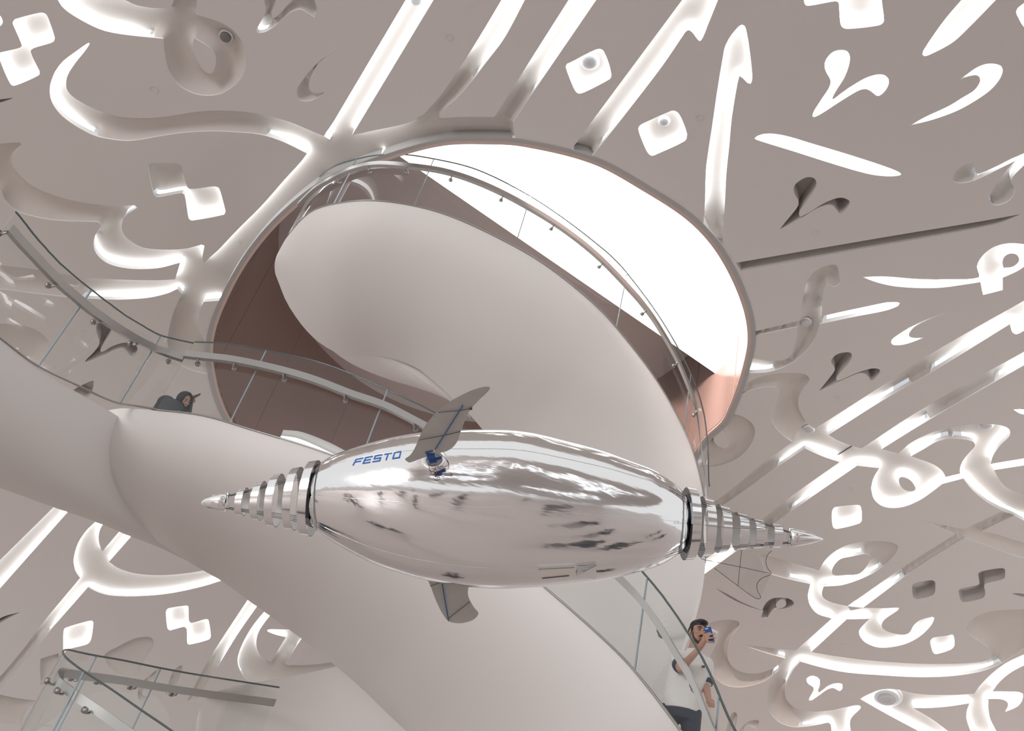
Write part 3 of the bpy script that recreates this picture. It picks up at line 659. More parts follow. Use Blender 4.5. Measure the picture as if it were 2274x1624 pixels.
balustrade('curved glass balustrade with copper-tinted handrail on the upper flight inside the oval opening', bs, bs + UP * h[:, None], bs + UP * r[:, None],
           [(790, 360), (967, 355), (1180, 438), (1391, 606), (1533, 835)], [(756, 392), (819, 373), (905, 371), (1006, 392), (1116, 436), (1228, 501), (1334, 588), (1428, 691), (1498, 803), (1546, 917)], 1)
# lower flight: woman at its upper end, man at its lower end
bs = curve3(B_T[2:] + [(1625, 1810, 7.55), (1690, 1920, 7.4)], 210)
B_TOP = [(434, 764), (457, 760), (520, 767), (591, 780), (704, 804), (800, 840), (860, 868), (965, 917), (1080, 985), (1200, 1070), (1330, 1180), (1426, 1270), (1479, 1335), (1540, 1427), (1576, 1494), (1597, 1543), (1624, 1624), (1640, 1690)]
B_RAIL = [(436, 799), (528, 810), (633, 833), (704, 854), (800, 892), (846, 905), (937, 950), (1050, 1015), (1180, 1110), (1290, 1205), (1373, 1283), (1422, 1332), (1472, 1399), (1525, 1487), (1544, 1515), (1580, 1600), (1610, 1680)]
h = fit_height(bs, B_TOP, .6, 2.2); r = fit_height(bs, B_RAIL, .3, 1.7)
balustrade('long glass balustrade in front of the woman in black and the man with the phone', bs, bs + UP * h[:, None], bs + UP * r[:, None],
           [(434, 764), (591, 780), (860, 868), (1130, 1020), (1435, 1283), (1597, 1543)], [(445, 799), (524, 806), (633, 832), (770, 878), (921, 947), (1060, 1022), (1200, 1128), (1320, 1235), (1474, 1398), (1544, 1515)], 1)
# bridge
bs = curve3([(-120, 655, 9.3), (-80, 692, 9.4), (0, 753, 9.65), (77, 811, 9.95), (165, 855, 10.35), (253, 895, 10.9), (300, 903, 11.05), (345, 911, 11.05)], 120)
C_TOP = [(-80, 320), (0, 425), (81, 530), (140, 592), (202, 644), (280, 702), (357, 745), (434, 764)]
C_RAIL = [(-60, 435), (7, 510), (56, 563), (116, 625), (176, 678), (246, 727), (352, 783), (447, 818)]
h = fit_height(bs, C_TOP, .6, 2.4); r = fit_height(bs, C_RAIL, .3, 1.9)
balustrade('glass balustrade of the bridge sloping down from the left frame edge', bs, bs + UP * h[:, None], bs + UP * r[:, None],
           [(202, 644), (357, 745)], [(7, 507), (116, 625), (215, 706), (294, 759), (378, 797)], 1)
# hairpin railing at the bottom left
E_TOP = [(620, 1528, 13.0), (555, 1518, 12.9), (440, 1500, 12.5), (357, 1485, 12.1), (269, 1467, 11.6), (211, 1457, 11.2), (172, 1449, 10.85), (150, 1444, 10.6), (138, 1446, 10.4), (139, 1454, 10.25), (154, 1469, 10.15), (184, 1491, 10.0), (251, 1535, 9.75), (314, 1579, 9.5), (380, 1624, 9.25), (470, 1690, 9)]
tp = curve3(E_TOP, 150)
bs = tp - UP * 1.15
rl = [(620, 1555), (555, 1547), (440, 1530), (339, 1510), (251, 1498), (190, 1488), (163, 1482), (140, 1486), (133, 1500), (149, 1522), (186, 1547), (233, 1584), (286, 1623), (350, 1670)]
r = np.full(len(bs), 0.93)
balustrade('clear glass railing bending in a tight hairpin at the bottom left corner', bs, tp, bs + UP * r[:, None],
           [(357, 1485), (211, 1457), (183, 1491), (380, 1624)], [(385, 1531), (297, 1516), (221, 1503), (166, 1493), (109, 1501), (128, 1528), (189, 1574)], -1)

# lit cove behind the lower balustrade
top = curve3([(629, 955, 12.2), (668, 959, 12.1), (729, 982, 11.9), (775, 1006, 11.8), (850, 1050, 11.6)], 24)
mid = curve3([(624, 968, 12.2), (662, 974, 12.1), (722, 1000, 11.9), (772, 1026, 11.8), (846, 1072, 11.6)], 24)
bot = curve3([(619, 979, 12.2), (657, 989, 12.1), (718, 1018, 11.9), (770, 1046, 11.8), (842, 1094, 11.6)], 24)
cv = thing('lit_cove', top.mean(0), 'curved white cove with a bright light strip behind the lower glass just above the silver airship', 'cove light')
away = (top.mean(0) - EYE); away[2] = 0; away /= np.linalg.norm(away)
MB().loft([[a, b, b + away * .2, a + away * .2] for a, b in zip(top, mid)]).build('fascia', M_RIM, cv, True)
MB().loft([[a, b, b + away * .2, a + away * .2] for a, b in zip(mid, bot)]).build('light_strip', emitter('cove_glow', (0.95, 0.98, 1.0), 1.6), cv, True)

# ---------------------------------------------------------------- floor far below
mb = MB(); mb.add([(-40, -30, 0), (45, -30, 0), (45, 45, 0), (-40, 45, 0)], [(0, 1, 2, 3)])
tag(mb.build('floor', M_FLOOR), 'pale pinkish stone floor below the hall', 'floor', kind='structure')
# ---------------------------------------------------------------- silver airship
def PP(px, py, D): return EYE + D * (fwd + (px - W / 2) / F * CX + (H / 2 - py) / F * CY)
AD = 4.9; S1 = AD / F                                   # metres per photo pixel at the airship
def foil(name, rough, color=(0.88, 0.885, 0.895), bump=0.25):
    m = mat(name, color, rough, 1.0); nt = m.node_tree; b = nt.nodes['Principled BSDF']
    tc = nt.nodes.new('ShaderNodeTexCoord'); mp = nt.nodes.new('ShaderNodeMapping'); no = nt.nodes.new('ShaderNodeTexNoise')
    mp.inputs['Scale'].default_value = (1.6, 7, 7); no.inputs['Scale'].default_value = 1.6; no.inputs['Detail'].default_value = 3
    bp = nt.nodes.new('ShaderNodeBump'); bp.inputs['Strength'].default_value = bump; bp.inputs['Distance'].default_value = 0.012
    nt.links.new(tc.outputs['Object'], mp.inputs[0]); nt.links.new(mp.outputs[0], no.inputs['Vector'])
    nt.links.new(no.outputs['Fac'], bp.inputs['Height']); nt.links.new(bp.outputs[0], b.inputs['Normal'])
    return m
M_FOIL = foil('silver_foil', 0.10); M_FOIL2 = foil('silver_foil_ring', 0.14, bump=0.12)
M_RINGIN = mat('ring_inside', (0.72, 0.715, 0.71), 0.45, 0.2)
M_WING = mottled('wing_film', (0.50, 0.49, 0.475), 0.35, 0.12, 9.0)
M_BLUE = mat('blue_plastic', (0.012, 0.075, 0.27), 0.4)
M_BLUEROD = mat('blue_rod', (0.03, 0.13, 0.30), 0.4)
M_LETTER = mat('letter_blue', (0.02, 0.13, 0.50), 0.4)
M_ROD = mat('carbon_rod', (0.05, 0.05, 0.055), 0.4)
M_WIRE = mat('red_wire', (0.20, 0.035, 0.015), 0.5)
M_FILM = glass('clear_film', (0.965, 0.965, 0.96), 1.2)
M_PACK = mat('white_pack', (0.84, 0.81, 0.77), 0.6)
air = thing('airship', PP(1110, 1128, AD), 'silver foil airship with ringed tapering ends and small wings hanging before the ramp', 'airship')
c0, c1 = PP(690, 1101, AD), PP(1530, 1162, AD)
ax = (c1 - c0) / np.linalg.norm(c1 - c0)
toc = EYE - PP(1110, 1128, AD); toc -= ax * (toc @ ax); toc /= np.linalg.norm(toc)      # towards the viewer
aup = np.cross(toc, ax); aup /= np.linalg.norm(aup)
if aup @ CY < 0: aup = -aup
def ring_at(px, py, r, n=96, lobes=0.0):
    c = PP(px, py, AD)
    return [c + r * S1 * (1 - lobes * (0.5 + 0.5 * math.cos(8 * a)) ** 12) * (math.cos(a) * aup + math.sin(a) * toc) for a in np.linspace(0, 2 * math.pi, n, endpoint=False)]
PROF = [(689, 1100, 3), (690, 1100, 28), (695, 1100, 52), (705, 1100.5, 71), (720, 1101, 83), (740, 1102, 95), (790, 1107, 118), (845, 1112, 139), (900, 1116, 154), (951, 1120, 164), (1039, 1126, 174), (1127, 1129, 176),
        (1180, 1132, 171), (1232, 1137, 163), (1290, 1142, 153), (1338, 1146, 143), (1390, 1150, 128), (1444, 1153, 110), (1475, 1156, 95), (1496, 1158, 81), (1512, 1160, 68), (1522, 1161.5, 54), (1528, 1162, 34), (1530, 1162, 3)]
PROF = [(x, y, r * 0.988) for x, y, r in PROF]
pr = resample(catmull([np.array(p, float) for p in PROF], step=4), 150)
body_mb = MB(); body_mb.loft([ring_at(*p, lobes=0.006) for p in pr])
body = body_mb.build('hull', M_FOIL, air, True)
bvh = BVHTree.FromPolygons([Vector(v) for v in body_mb.v], body_mb.f)
def on_hull(px, py, lift=0.004):
    d = Vector(ray(px, py)); hit = bvh.ray_cast(Vector(EYE), d)
    return np.array(hit[0]) - ray(px, py) * lift if hit[0] is not None else PP(px, py, AD - 0.1)
# seams welded along the hull
for k in range(8):
    a = k * math.pi / 4
    mb = MB(); mb.tube([PP(x, y, AD) + r * S1 * 0.996 * (math.cos(a) * aup + math.sin(a) * toc) for x, y, r in pr[6:-6:4]], 0.0014, 5)
    mb.build('hull_seam', M_FOIL2, air, True)
# dark end collars
M_COLDARK = mat('collar_dark', (0.05, 0.055, 0.065), 0.22, 0.6)
for px, py, s in ((686, 1101, 1), (1533, 1162.5, -1)):
    mb = MB(); mb.loft([ring_at(px - 1.5 * s, py, 62, 8), ring_at(px + 1.5 * s, py, 62, 8)]); mb.build('end_plate', M_DARK, air)
    e0, e1_ = (685, 703) if s == 1 else (1533, 1521)
    mb = MB(); mb.loft([ring_at(e0, py, 62, 8), ring_at(e0 + 6 * s, py, 66, 24 // 3), ring_at(e1_, py, 71 if s == 1 else 62, 8)], caps=False); mb.build('end_collar', M_COLDARK, air, False)
def hoop(x0, y0, r0, x1, y1, r1):
    mb = MB(); mb.loft([ring_at(x0, y0, r0, 48), ring_at(x1, y1, r1, 48)], caps=False); o = mb.build('hoop', M_FOIL2, air, True)
    mb = MB(); mb.loft([ring_at(x0 , y0, r0 - 1.0, 48), ring_at(x1, y1, r1 - 1.0, 48)], caps=False); mb.build('hoop_lining', M_RINGIN, o, True)
for x0, x1, y, ra, rb in ((529, 545, 1115, 28, 31), (566, 583, 1113, 40, 43.5), (602, 620, 1112, 56, 59), (644, 662, 1108, 67, 70), (680, 699, 1107, 81, 84)):
    hoop(x0, y, ra, x1, y - 0.4, rb)
for x0, x1, y, ra, rb in ((1521, 1541, 1163, 80, 77), (1557, 1577, 1170, 67, 63), (1594, 1614, 1174, 53, 49), (1634, 1654, 1180, 42, 39), (1671, 1691, 1185, 33, 31), (1713, 1732, 1189.5, 27, 25.5)):
    hoop(x0, y, ra, x1, y + 1, rb)
mb = MB(); mb.loft([ring_at(x, y, r, 32) for x, y, r in ((505, 1115.5, 21), (490, 1115.4, 19.5), (472, 1115.6, 16), (458, 1116, 11.5), (450, 1116.6, 6), (446.5, 1117, 1.2))]); mb.build('end_cone', M_FOIL2, air, True)
mb = MB(); mb.loft([ring_at(x, y, r, 32) for x, y, r in ((1752, 1194, 20), (1770, 1194.6, 18.5), (1790, 1195.5, 14.5), (1810, 1196.7, 8.5), (1822, 1197.5, 3.6), (1829, 1198, 0.8))]); mb.build('end_cone', M_FOIL2, air, True)
def rod_pt(px, py, r, a): return PP(px, py, AD) + r * S1 * (math.cos(a) * aup + math.sin(a) * toc)
for a in (0.75, 2.4, 3.9, 5.5):
    for da in (0.0, 0.09):
        mb = MB(); mb.tube([rod_pt(712, 1101, 76, a + da), rod_pt(690, 1104, 70, a + da), rod_pt(506, 1115, 18, a + da)], 0.0014, 5); mb.build('tension_rod', M_ROD, air)
        mb = MB(); mb.tube([rod_pt(1470, 1156, 99, a + da), rod_pt(1508, 1160, 78, a + da), rod_pt(1531, 1163, 72, a + da), rod_pt(1752, 1194, 16, a + da)], 0.0014, 5); mb.build('tension_rod', M_ROD, air)
# lettering on the flank
def lettering():
    w_, h_ = .18, .17
    mid = (0, .415, .9, .585)
    glyph = {'F': [(0, 0, w_, 1), (0, 1 - h_, 1, 1), mid], 'E': [(0, 0, w_, 1), (0, 1 - h_, 1, 1), mid, (0, 0, 1, h_)],
             'S': [(0, 1 - h_, 1, 1), (0, .415, w_, 1), (0, .415, 1, .585), (1 - w_, 0, 1, .585), (0, 0, 1, h_)],
             'T': [(0, 1 - h_, 1, 1), (.41, 0, .59, 1)], 'O': [(0, 0, w_, 1), (1 - w_, 0, 1, 1), (.05, 0, .95, h_), (.05, 1 - h_, .95, 1)]}
    bl, br, tl, tr = [np.array(q, float) for q in ((782, 1034), (888, 1017), (790, 1019), (892, 1001))]
    for k, ch in enumerate('FESTO'):
        mb = MB()
        for j, (x0, y0, x1, y1) in enumerate(glyph[ch]):
            nx, ny = max(1, int((x1 - x0) * 6)), max(1, int((y1 - y0) * 6)); g = []
            for yy in np.linspace(y0, y1, ny + 1):
                for xx in np.linspace(x0, x1, nx + 1):
                    u = (k + xx * 0.80) / 4.80; q = (1 - yy) * ((1 - u) * bl + u * br) + yy * ((1 - u) * tl + u * tr)
                    g.append(on_hull(q[0], q[1], 0.0024 + 0.0001 * j))
            mb.add(g, [(r * (nx + 1) + c, r * (nx + 1) + c + 1, (r + 1) * (nx + 1) + c + 1, (r + 1) * (nx + 1) + c) for r in range(ny) for c in range(nx)])
        mb.build('letter', M_LETTER, air)
lettering()
# thin sheets with real thickness, outlined and given their own depth
def sheet(name, pts, depth, material, parent, thick=0.006, smooth=False):
    """pts px outline; depth(px,py) plane depth"""
    f = [PP(x, y, depth(x, y)) for x, y in pts]; away = toc * -thick
    me = bpy.data.meshes.new(name); bm = bmesh.new()
    a = [bm.verts.new(p) for p in f]; b = [bm.verts.new(p + away) for p in f]; n = len(a)
    fa = bm.faces.new(a); fb = bm.faces.new(b[::-1])
    for k in range(n): bm.faces.new((a[k], b[k], b[(k + 1) % n], a[(k + 1) % n]))
    bmesh.ops.triangulate(bm, faces=[fa, fb]); bmesh.ops.recalc_face_normals(bm, faces=bm.faces)
    bm.to_mesh(me); bm.free(); me.materials.append(material)
    o = bpy.data.objects.new(name, me); COL.objects.link(o)
    o.parent = parent; o.matrix_parent_inverse = Matrix.Translation(-Vector(air.location)); return o
def q6(s, ox, oy, sc_): return [(ox + float(t.split(',')[0]) / sc_, oy + float(t.split(',')[1]) / sc_) for t in s.split()]
wing = q6("1480,130 1480,155 1430,215 1330,310 1215,435 1150,540 1100,660 1060,770 1030,870 990,945 930,1010 860,1052 780,1075 690,1098 560,1135 430,1182 320,1218 290,1205 255,1170 320,1120 375,1050 420,960 450,890 490,790 550,680 620,590 690,510 750,450 850,375 950,310 1100,230 1250,165 1400,125", 860, 840, 6.497)
wing = [tuple(p) for p in catmull([np.array(p) for p in wing], closed=True, step=5)]
def wd(x, y): return 4.50 - (1028 - y) / 168.0 * 0.34
wg = sheet('upper_wing', wing, wd, M_WING, air)
def bar(name, pts, depth, r, material, parent, lift=0.01):
    mb = MB(); mb.tube([PP(x, y, depth(x, y) - lift) for x, y in pts], r, 6)
    o = mb.build(name, material, None); o.parent = parent
    if parent is air: o.matrix_parent_inverse = Matrix.Translation(-Vector(air.location))
    return o; return o
bar('wing_spar', q6("690,1035 1090,398", 860, 840, 6.497), wd, 0.0032, M_BLUEROD, wg)
bar('wing_batten', q6("738,495 1030,470 1212,440", 860, 840, 6.497), wd, 0.0018, M_ROD, wg)
bar('wing_batten', q6("452,895 820,828 1055,772", 860, 840, 6.497), wd, 0.0018, M_ROD, wg)
cl = MB(); cl.box(PP(1046, 908.5, wd(1046, 908) - .01), CX * .006, CY * .005, fwd * .006); o = cl.build('batten_clip', M_ROD, wg)
lw = [(740 + x / 2.8425, 1054 + y / 2.8425) for x, y in ((598, 640), (845, 680), (850, 760), (870, 810), (895, 848), (917, 875), (905, 900), (870, 925), (800, 940), (730, 928), (690, 880), (650, 800), (620, 720))]
def ld(x, y): return 4.98 + (y - 1285) / 100.0 * 0.05
lwg = sheet('lower_wing', [tuple(p) for p in catmull([np.array(p) for p in lw], closed=True, step=5)], ld, M_WING, air)
hq = lambda s: [(740 + float(t.split(',')[0]) / 2.8425, 1054 + float(t.split(',')[1]) / 2.8425) for t in s.split()]
bar('wing_spar', hq("684,672 728,926"), ld, 0.0032, M_BLUEROD, lwg)
bar('wing_batten', hq("612,706 690,678"), ld, 0.0018, M_ROD, lwg)
bar('wing_batten', hq("722,914 862,804"), ld, 0.0018, M_ROD, lwg)
# wing drive: clear socket ring, blue servo, loose wires
mnt = on_hull(965, 1023, 0.0); nrm = np.array(bvh.find_nearest(Vector(mnt))[1]); nrm = nrm if nrm @ (EYE - mnt) > 0 else -nrm
e1 = np.cross(nrm, aup); e1 /= np.linalg.norm(e1); e2 = np.cross(nrm, e1)
def ringpts(r, h, n=28): return [mnt + nrm * h + r * (math.cos(t) * e1 + math.sin(t) * e2) for t in np.linspace(0, 2 * math.pi, n, endpoint=False)]
mb = MB(); mb.loft([ringpts(.072, -.01), ringpts(.068, .012), ringpts(.058, .016), ringpts(.046, .010), ringpts(.044, -.01)], caps=False); mb.build('drive_socket', mat('clear_plastic', (0.78, 0.79, 0.80), 0.08, 0.4), air, True)
mb = MB(); mb.loft([ringpts(.042, .002), ringpts(.041, .006)]); mb.build('socket_plate', mat('socket_dark', (0.16, 0.16, 0.17), 0.3, 0.6), air)
dv = MB(); c = PP(962, 1022, 4.50)
dv.box(c, CX * .020 + CY * .004, CY * .014 - CX * .003, fwd * .02); dv.box(PP(957, 1010, 4.47), CX * .020 + CY * .006, CY * .021 - CX * .004, fwd * .014)
dv.box(PP(970, 1019, 4.51), CX * .026 + CY * .008, CY * .008, fwd * .014)
dv.box(PP(954, 1003.5, 4.455), CX * .021 + CY * .006, CY * .003, fwd * .015)
dv.build('servo_drive', M_BLUE, air)
dv = MB(); dv.box(PP(964, 1000.5, 4.45), CX * .007 + CY * .002, CY * .006, fwd * .008); dv.build('spar_clamp', M_RIM, air)
for pts in ("750,1080 800,1120 850,1170 885,1225 870,1262 820,1280 760,1278", "590,1240 640,1262 700,1250 740,1290 780,1320", "600,1270 612,1330 660,1350 692,1310 690,1280", "620,1340 640,1385 690,1395 718,1360 700,1320 640,1300", "840,1150 872,1215 888,1260 880,1310"):
    pl = [tuple(p) for p in catmull([np.array(p) for p in q6(pts, 860, 840, 6.497)], step=3)]
    bar('drive_wire', pl, lambda x, y: 4.50, 0.0016, M_WIRE, air)
# sensor pack and foil flap under the belly
def pad(name, quad, material, t=0.02):
    f = [on_hull(x, y, 0.03) for x, y in quad]; b = [on_hull(x, y, -0.02) for x, y in quad]
    mb = MB(); mb.loft([f, b]); return mb.build(name, material, air)
pk = pad('sensor_pack', [(1196, 1266), (1276, 1262), (1278, 1280), (1198, 1288)], M_PACK)
sl = [on_hull(x, y, 0.033) for x, y in ((1204, 1285), (1264, 1279))]; mb = MB(); mb.tube(sl, 0.0025, 5)
o = mb.build('pack_slot', M_DARK, pk)
pad('foil_flap', [(1283, 1264), (1325, 1257), (1323, 1287), (1280, 1281)], M_FOIL2)
# clear tail fins
iq = lambda s: [(1474 + float(t.split(',')[0]) / 2.8425, 1054 + float(t.split(',')[1]) / 2.8425) for t in s.split()]
fin = iq("230,530 320,590 395,650 470,705 560,770 600,787 612,775 592,735 590,690 620,655 678,628 655,590 645,550 655,510 682,482 600,478 490,475 370,495 260,518")
def fd(x, y): return 4.9
tf = sheet('clear_tail_fin', fin, fd, M_FILM, air, 0.004)
for pts in ("492,472 480,590 468,706", "262,540 470,582 672,626", "682,482 655,510 645,550 655,590 678,628 620,655 590,690 592,735 612,775 600,787 560,770 470,705 320,592", "232,530 262,540", "262,505 264,560"):
    bar('fin_batten', [tuple(p) for p in catmull([np.array(p) for p in iq(pts)], step=4)], fd, 0.0016, M_ROD, tf, 0.004)
tq = lambda s: [(1440 + float(t.split(',')[0]) / 5.685, 1040 + float(t.split(',')[1]) / 5.685) for t in s.split()]
sf = sheet('side_fin', tq("715,718 900,735 1100,755 1300,765 1480,752 1600,738 1700,738 1600,770 1560,800 1480,795 1300,775 1100,768 900,748"), lambda x, y: 4.62 + (x - 1565) * 0.0008, M_FILM, air, 0.02)
bar('fin_batten', tq("715,718 900,737 1100,757 1300,767 1480,753 1600,740 1700,738"), lambda x, y: 4.62 + (x - 1565) * 0.0008, 0.0022, M_STEEL, sf, 0.004)
# suspension lines up to the vault
for px, py, r_, tx, ty in ((1110, 1128, 172, 1180, 300), ):
    pass
# ---------------------------------------------------------------- sensors and flush covers in the ceiling
def disc(c, n, r, h, seg=24, dome_=0.0):
    e1 = np.cross(n, [0, 0, 1.0] if abs(n[2]) < .95 else [1.0, 0, 0]); e1 /= np.linalg.norm(e1); e2 = np.cross(n, e1)
    ringp = lambda rr, hh: [c - n * hh + rr * (math.cos(t) * e1 + math.sin(t) * e2) for t in np.linspace(0, 2 * math.pi, seg, endpoint=False)]
    rings = [ringp(r, -0.02), ringp(r, h)]
    if dome_: rings += [ringp(r * math.cos(a), h + dome_ * math.sin(a)) for a in (0.4, 0.8, 1.2, 1.5)]
    else: rings += [ringp(r * 0.96, h + 0.004)]
    return MB().loft(rings)
SENS = [(502, 80, 11, .12, .02, 'dark grey round sensor in the dull drop-shaped loop', M_DARKSENS := mat('sensor_dark', (0.16, 0.155, 0.145), 0.5)),
        (925, -3, 13, .19, .02, 'round sensor at the top edge in the first long beam', M_SENSOR),
        (1310, 135, 17, .19, .03, 'largest round grey sensor, in a glowing diamond between the beams', M_SENSOR),
        (1475, 268, 10.5, .19, .02, 'small round grey sensor in the glowing diamond nearest the arrow beam', M_SENSOR),
        (1789, 715, 10, .12, .02, 'round grey sensor with white trim on the knotted stroke', M_SENSOR),
        (1797, 953, 9.5, .14, .02, 'white-trimmed round sensor where the S stroke meets the twin beams', M_SENSOR),
        (2190, 943, 11, .19, .02, 'pale round sensor at the top of the S curve on the right', M_SENSOR),
        (1968, 1546, 24, .17, .10, 'big pale dome sensor in the wedge stroke at the bottom right', M_SENSOR)]
for px, py, r, off, dm, label, m in SENS:
    p = dome_hit(px, py, off)[0]; n = dome_normal(p[None])[0]; R = r * np.linalg.norm(p - EYE) / F
    t = thing('ceiling_sensor', p, label, 'sensor', 'round sensors set in the script strokes')
    disc(p, n, R * 1.22, 0.012).build('trim_ring', M_RING, t)
    disc(p - n * 0.012, n, R, 0.03, dome_=dm).build('sensor_head', m, t, False)
for px, py, r, where in ((342, 198, 8.5, 'above the large sweeping stroke at the upper left'), (998, 82, 8, 'between the first and second long beams'), (1555, 260, 8, 'between the small-sensor diamond and the arrow beam'),
                         (1810, 518, 8, 'under the dull forked mark right of the opening'), (1860, 885, 6, 'right of the S stroke above the twin beams'), (1888, 1086, 6, 'under the drop loop at the right'),
                         (327, 1357, 6, 'left of the joined diamonds at the lower left'), (686, 1447, 5.5, 'beside the curled letter over the pink ramp end'), (1872, 1431, 5.5, 'above the long lit sweep at the lower right'), (359, 846, 6, 'seen through the glass above the woman')):
    p = dome_hit(px, py)[0]; n = dome_normal(p[None])[0]; R = r * np.linalg.norm(p - EYE) / F
    e1 = np.cross(n, [1.0, 0, 0]); e1 /= np.linalg.norm(e1); e2 = np.cross(n, e1)
    rp = lambda rr, hh: [p - n * hh + rr * (math.cos(t) * e1 + math.sin(t) * e2) for t in np.linspace(0, 2 * math.pi, 25)]
    tag(MB().loft([rp(R, -.003), rp(R, .006), rp(R * .86, .006), rp(R * .86, -.003)], closed=False).build('flush_cover', M_CEIL), 'flush round cover ring ' + where, 'ceiling cover', 'flush round covers in the ceiling')
p0, p1 = dome_hit(1892, 991, .17)[0], dome_hit(1850, 1017, .17)[0]
tag(MB().tube([p0, p1], .012, 6).build('hanging_cable', M_DARK), 'thin dark cable across the lit junction of the twin beams', 'cable')

# ---------------------------------------------------------------- people
M_SKIN = mottled('skin_tan', (0.47, 0.275, 0.205), 0.5, 0.05, 30)
M_SKIN2 = mottled('skin_warm', (0.36, 0.21, 0.15), 0.5, 0.05, 30)
M_HAIR = mat('hair_black', (0.012, 0.010, 0.010), 0.55)
M_SHIRT = mottled('shirt_white', (0.74, 0.72, 0.70), 0.8, 0.04, 14, bump=0.2)
M_NAVY = mottled('navy_cloth', (0.035, 0.043, 0.062), 0.8, 0.15, 12)
M_BLACK = mottled('black_cloth', (0.022, 0.027, 0.036), 0.75, 0.2, 15)
M_CHAR = mottled('charcoal_cloth', (0.055, 0.062, 0.07), 0.8, 0.2, 15)
M_LIPC = mat('lip_tone', (0.32, 0.13, 0.11), 0.5)
M_EYEW = mat('eye_white', (0.7, 0.68, 0.66), 0.3)
def capsule(mb, a, b, ra, rb, n=14):
    a, b = np.asarray(a, float), np.asarray(b, float); t = b - a; L = np.linalg.norm(t); t /= L
    pts = []; rr = []
    for k in (80, 55, 30, 8): pts.append(a - t * ra * math.sin(math.radians(k))); rr.append(ra * math.cos(math.radians(k)))
    for k in np.linspace(0, 1, 5)[1:-1]: pts.append(a + t * L * k); rr.append(ra + (rb - ra) * k)
    for k in (8, 30, 55, 80): pts.append(b + t * rb * math.sin(math.radians(k))); rr.append(rb * math.cos(math.radians(k)))
    mb.tube(pts, rr, n)
def chain(mb, pts, radii, n=14):
    for a, b, r0_, r1_ in zip(pts, pts[1:], radii, radii[1:]): capsule(mb, a, b, r0_, r1_, n)
def ell(mb, c, ex, ey, ez): mb.sphere(c, 1.0, 20, 14, ex, ey, ez)
def fuse(name, mb, material, parent, voxel=0.008, smooth=2):
    o = mb.build(name, material, None)
    m = o.modifiers.new('r', 'REMESH'); m.mode = 'VOXEL'; m.voxel_size = voxel
    m2 = o.modifiers.new('s', 'SMOOTH'); m2.iterations = smooth; m2.factor = 0.5
    dg = bpy.context.evaluated_depsgraph_get(); ev = o.evaluated_get(dg); me = bpy.data.meshes.new_from_object(ev)
    o.modifiers.clear(); old = o.data; o.data = me; bpy.data.meshes.remove(old); me.name = name
    if not me.materials: me.materials.append(material)
    me.polygons.foreach_set('use_smooth', [True] * len(me.polygons))
    if parent is not None:
        o.parent = parent; o.matrix_parent_inverse = Matrix.Translation(-Vector(parent.location))
    return o
def slab(poly3, nrm_, t):
    mb = MB(); mb.loft([[p + nrm_ * t for p in poly3], [p - nrm_ * t for p in poly3]]); return mb

def frame_at(pc):
    c = EYE - pc; c[2] = 0; c /= np.linalg.norm(c); r = np.cross(UP, c); r /= np.linalg.norm(r)
    if r @ CX < 0: r = -r
    return c, r
def on_plane(pc, ec, px, py, off):
    d = ray(px, py); return EYE + d * (((pc + ec * off - EYE) @ ec) / (d @ ec))

# ---- man filming with a phone
pcm = P(1500, 1612, 7.92); ecm, erm = frame_at(pcm); pcm = pcm - ecm * 0.70
qm = lambda px, py, off=0.0: on_plane(pcm, ecm, px, py, off)
man = thing('person', qm(1512, 1575) - UP * 0.95, 'dark-haired man in white T-shirt and navy trousers filming with a raised phone', 'person')
hc = qm(1550.5, 1406, .02)
hf = ecm * math.cos(.42) + erm * math.sin(.42) - UP * 0.10; hf /= np.linalg.norm(hf)
hu = UP + erm * 0.02 - hf * (UP @ hf); hu -= hf * (hu @ hf); hu /= np.linalg.norm(hu); hr = np.cross(hf, hu); hr = hr if hr @ erm > 0 else -hr
H_ = lambda x, y, z: hc + hr * x + hu * y + hf * z       # head space: right, up, forward (metres)
sh_r, el_r, wr_r = qm(1503, 1461, .03), qm(1512, 1485, .25), qm(1551, 1443, .36)
sh_l, el_l, wr_l = qm(1567, 1477, -.06), qm(1567, 1522, -.04), qm(1574, 1553, .10)
nk, ch, wa, pv = qm(1541, 1447, -.02), qm(1531, 1482, 0), qm(1518, 1535, 0), qm(1513, 1572, 0)
def person_head(mb, Hh, k=1.0):
    ell(mb, Hh(0, .025, -.018), hr * .076 * k, hu * .098 * k, hf * .096 * k)
    ell(mb, Hh(0, -.035, .018), hr * .061 * k, hu * .082 * k, hf * .070 * k)
    ell(mb, Hh(0, -.098, .045), hr * .030 * k, hu * .022 * k, hf * .028 * k)
    capsule(mb, Hh(0, .012, .088), Hh(0, -.030, .108), .009, .014)
    for s in (-1, 1):
        ell(mb, Hh(s * .012, -.034, .096), hr * .010, hu * .008, hf * .010)
        ell(mb, Hh(s * .036, -.018, .066), hr * .024, hu * .020, hf * .016)
        capsule(mb, Hh(s * .012, .026, .081), Hh(s * .045, .024, .066), .010, .009)
        ell(mb, Hh(s * .078, -.008, -.012), hr * .010, hu * .032, hf * .018)
    capsule(mb, Hh(-.020, -.062, .081), Hh(.020, -.062, .081), .009, .009)
sk = MB(); person_head(sk, H_)
chain(sk, [H_(0, -.06, -.02), nk, ch], [.055, .058, .09])
chain(sk, [ch, wa, pv], [.125, .12, .13])
chain(sk, [sh_r, el_r, wr_r], [.052, .043, .027]); chain(sk, [sh_l, el_l, wr_l], [.052, .043, .027])
leg_dx = [(-.10, 0), (.10, 0)]
feet = []
DECK_M = P(1507, 1620, 7.9)[2] - 0.42; LEG = pv[2] - DECK_M
print('man leg', LEG)
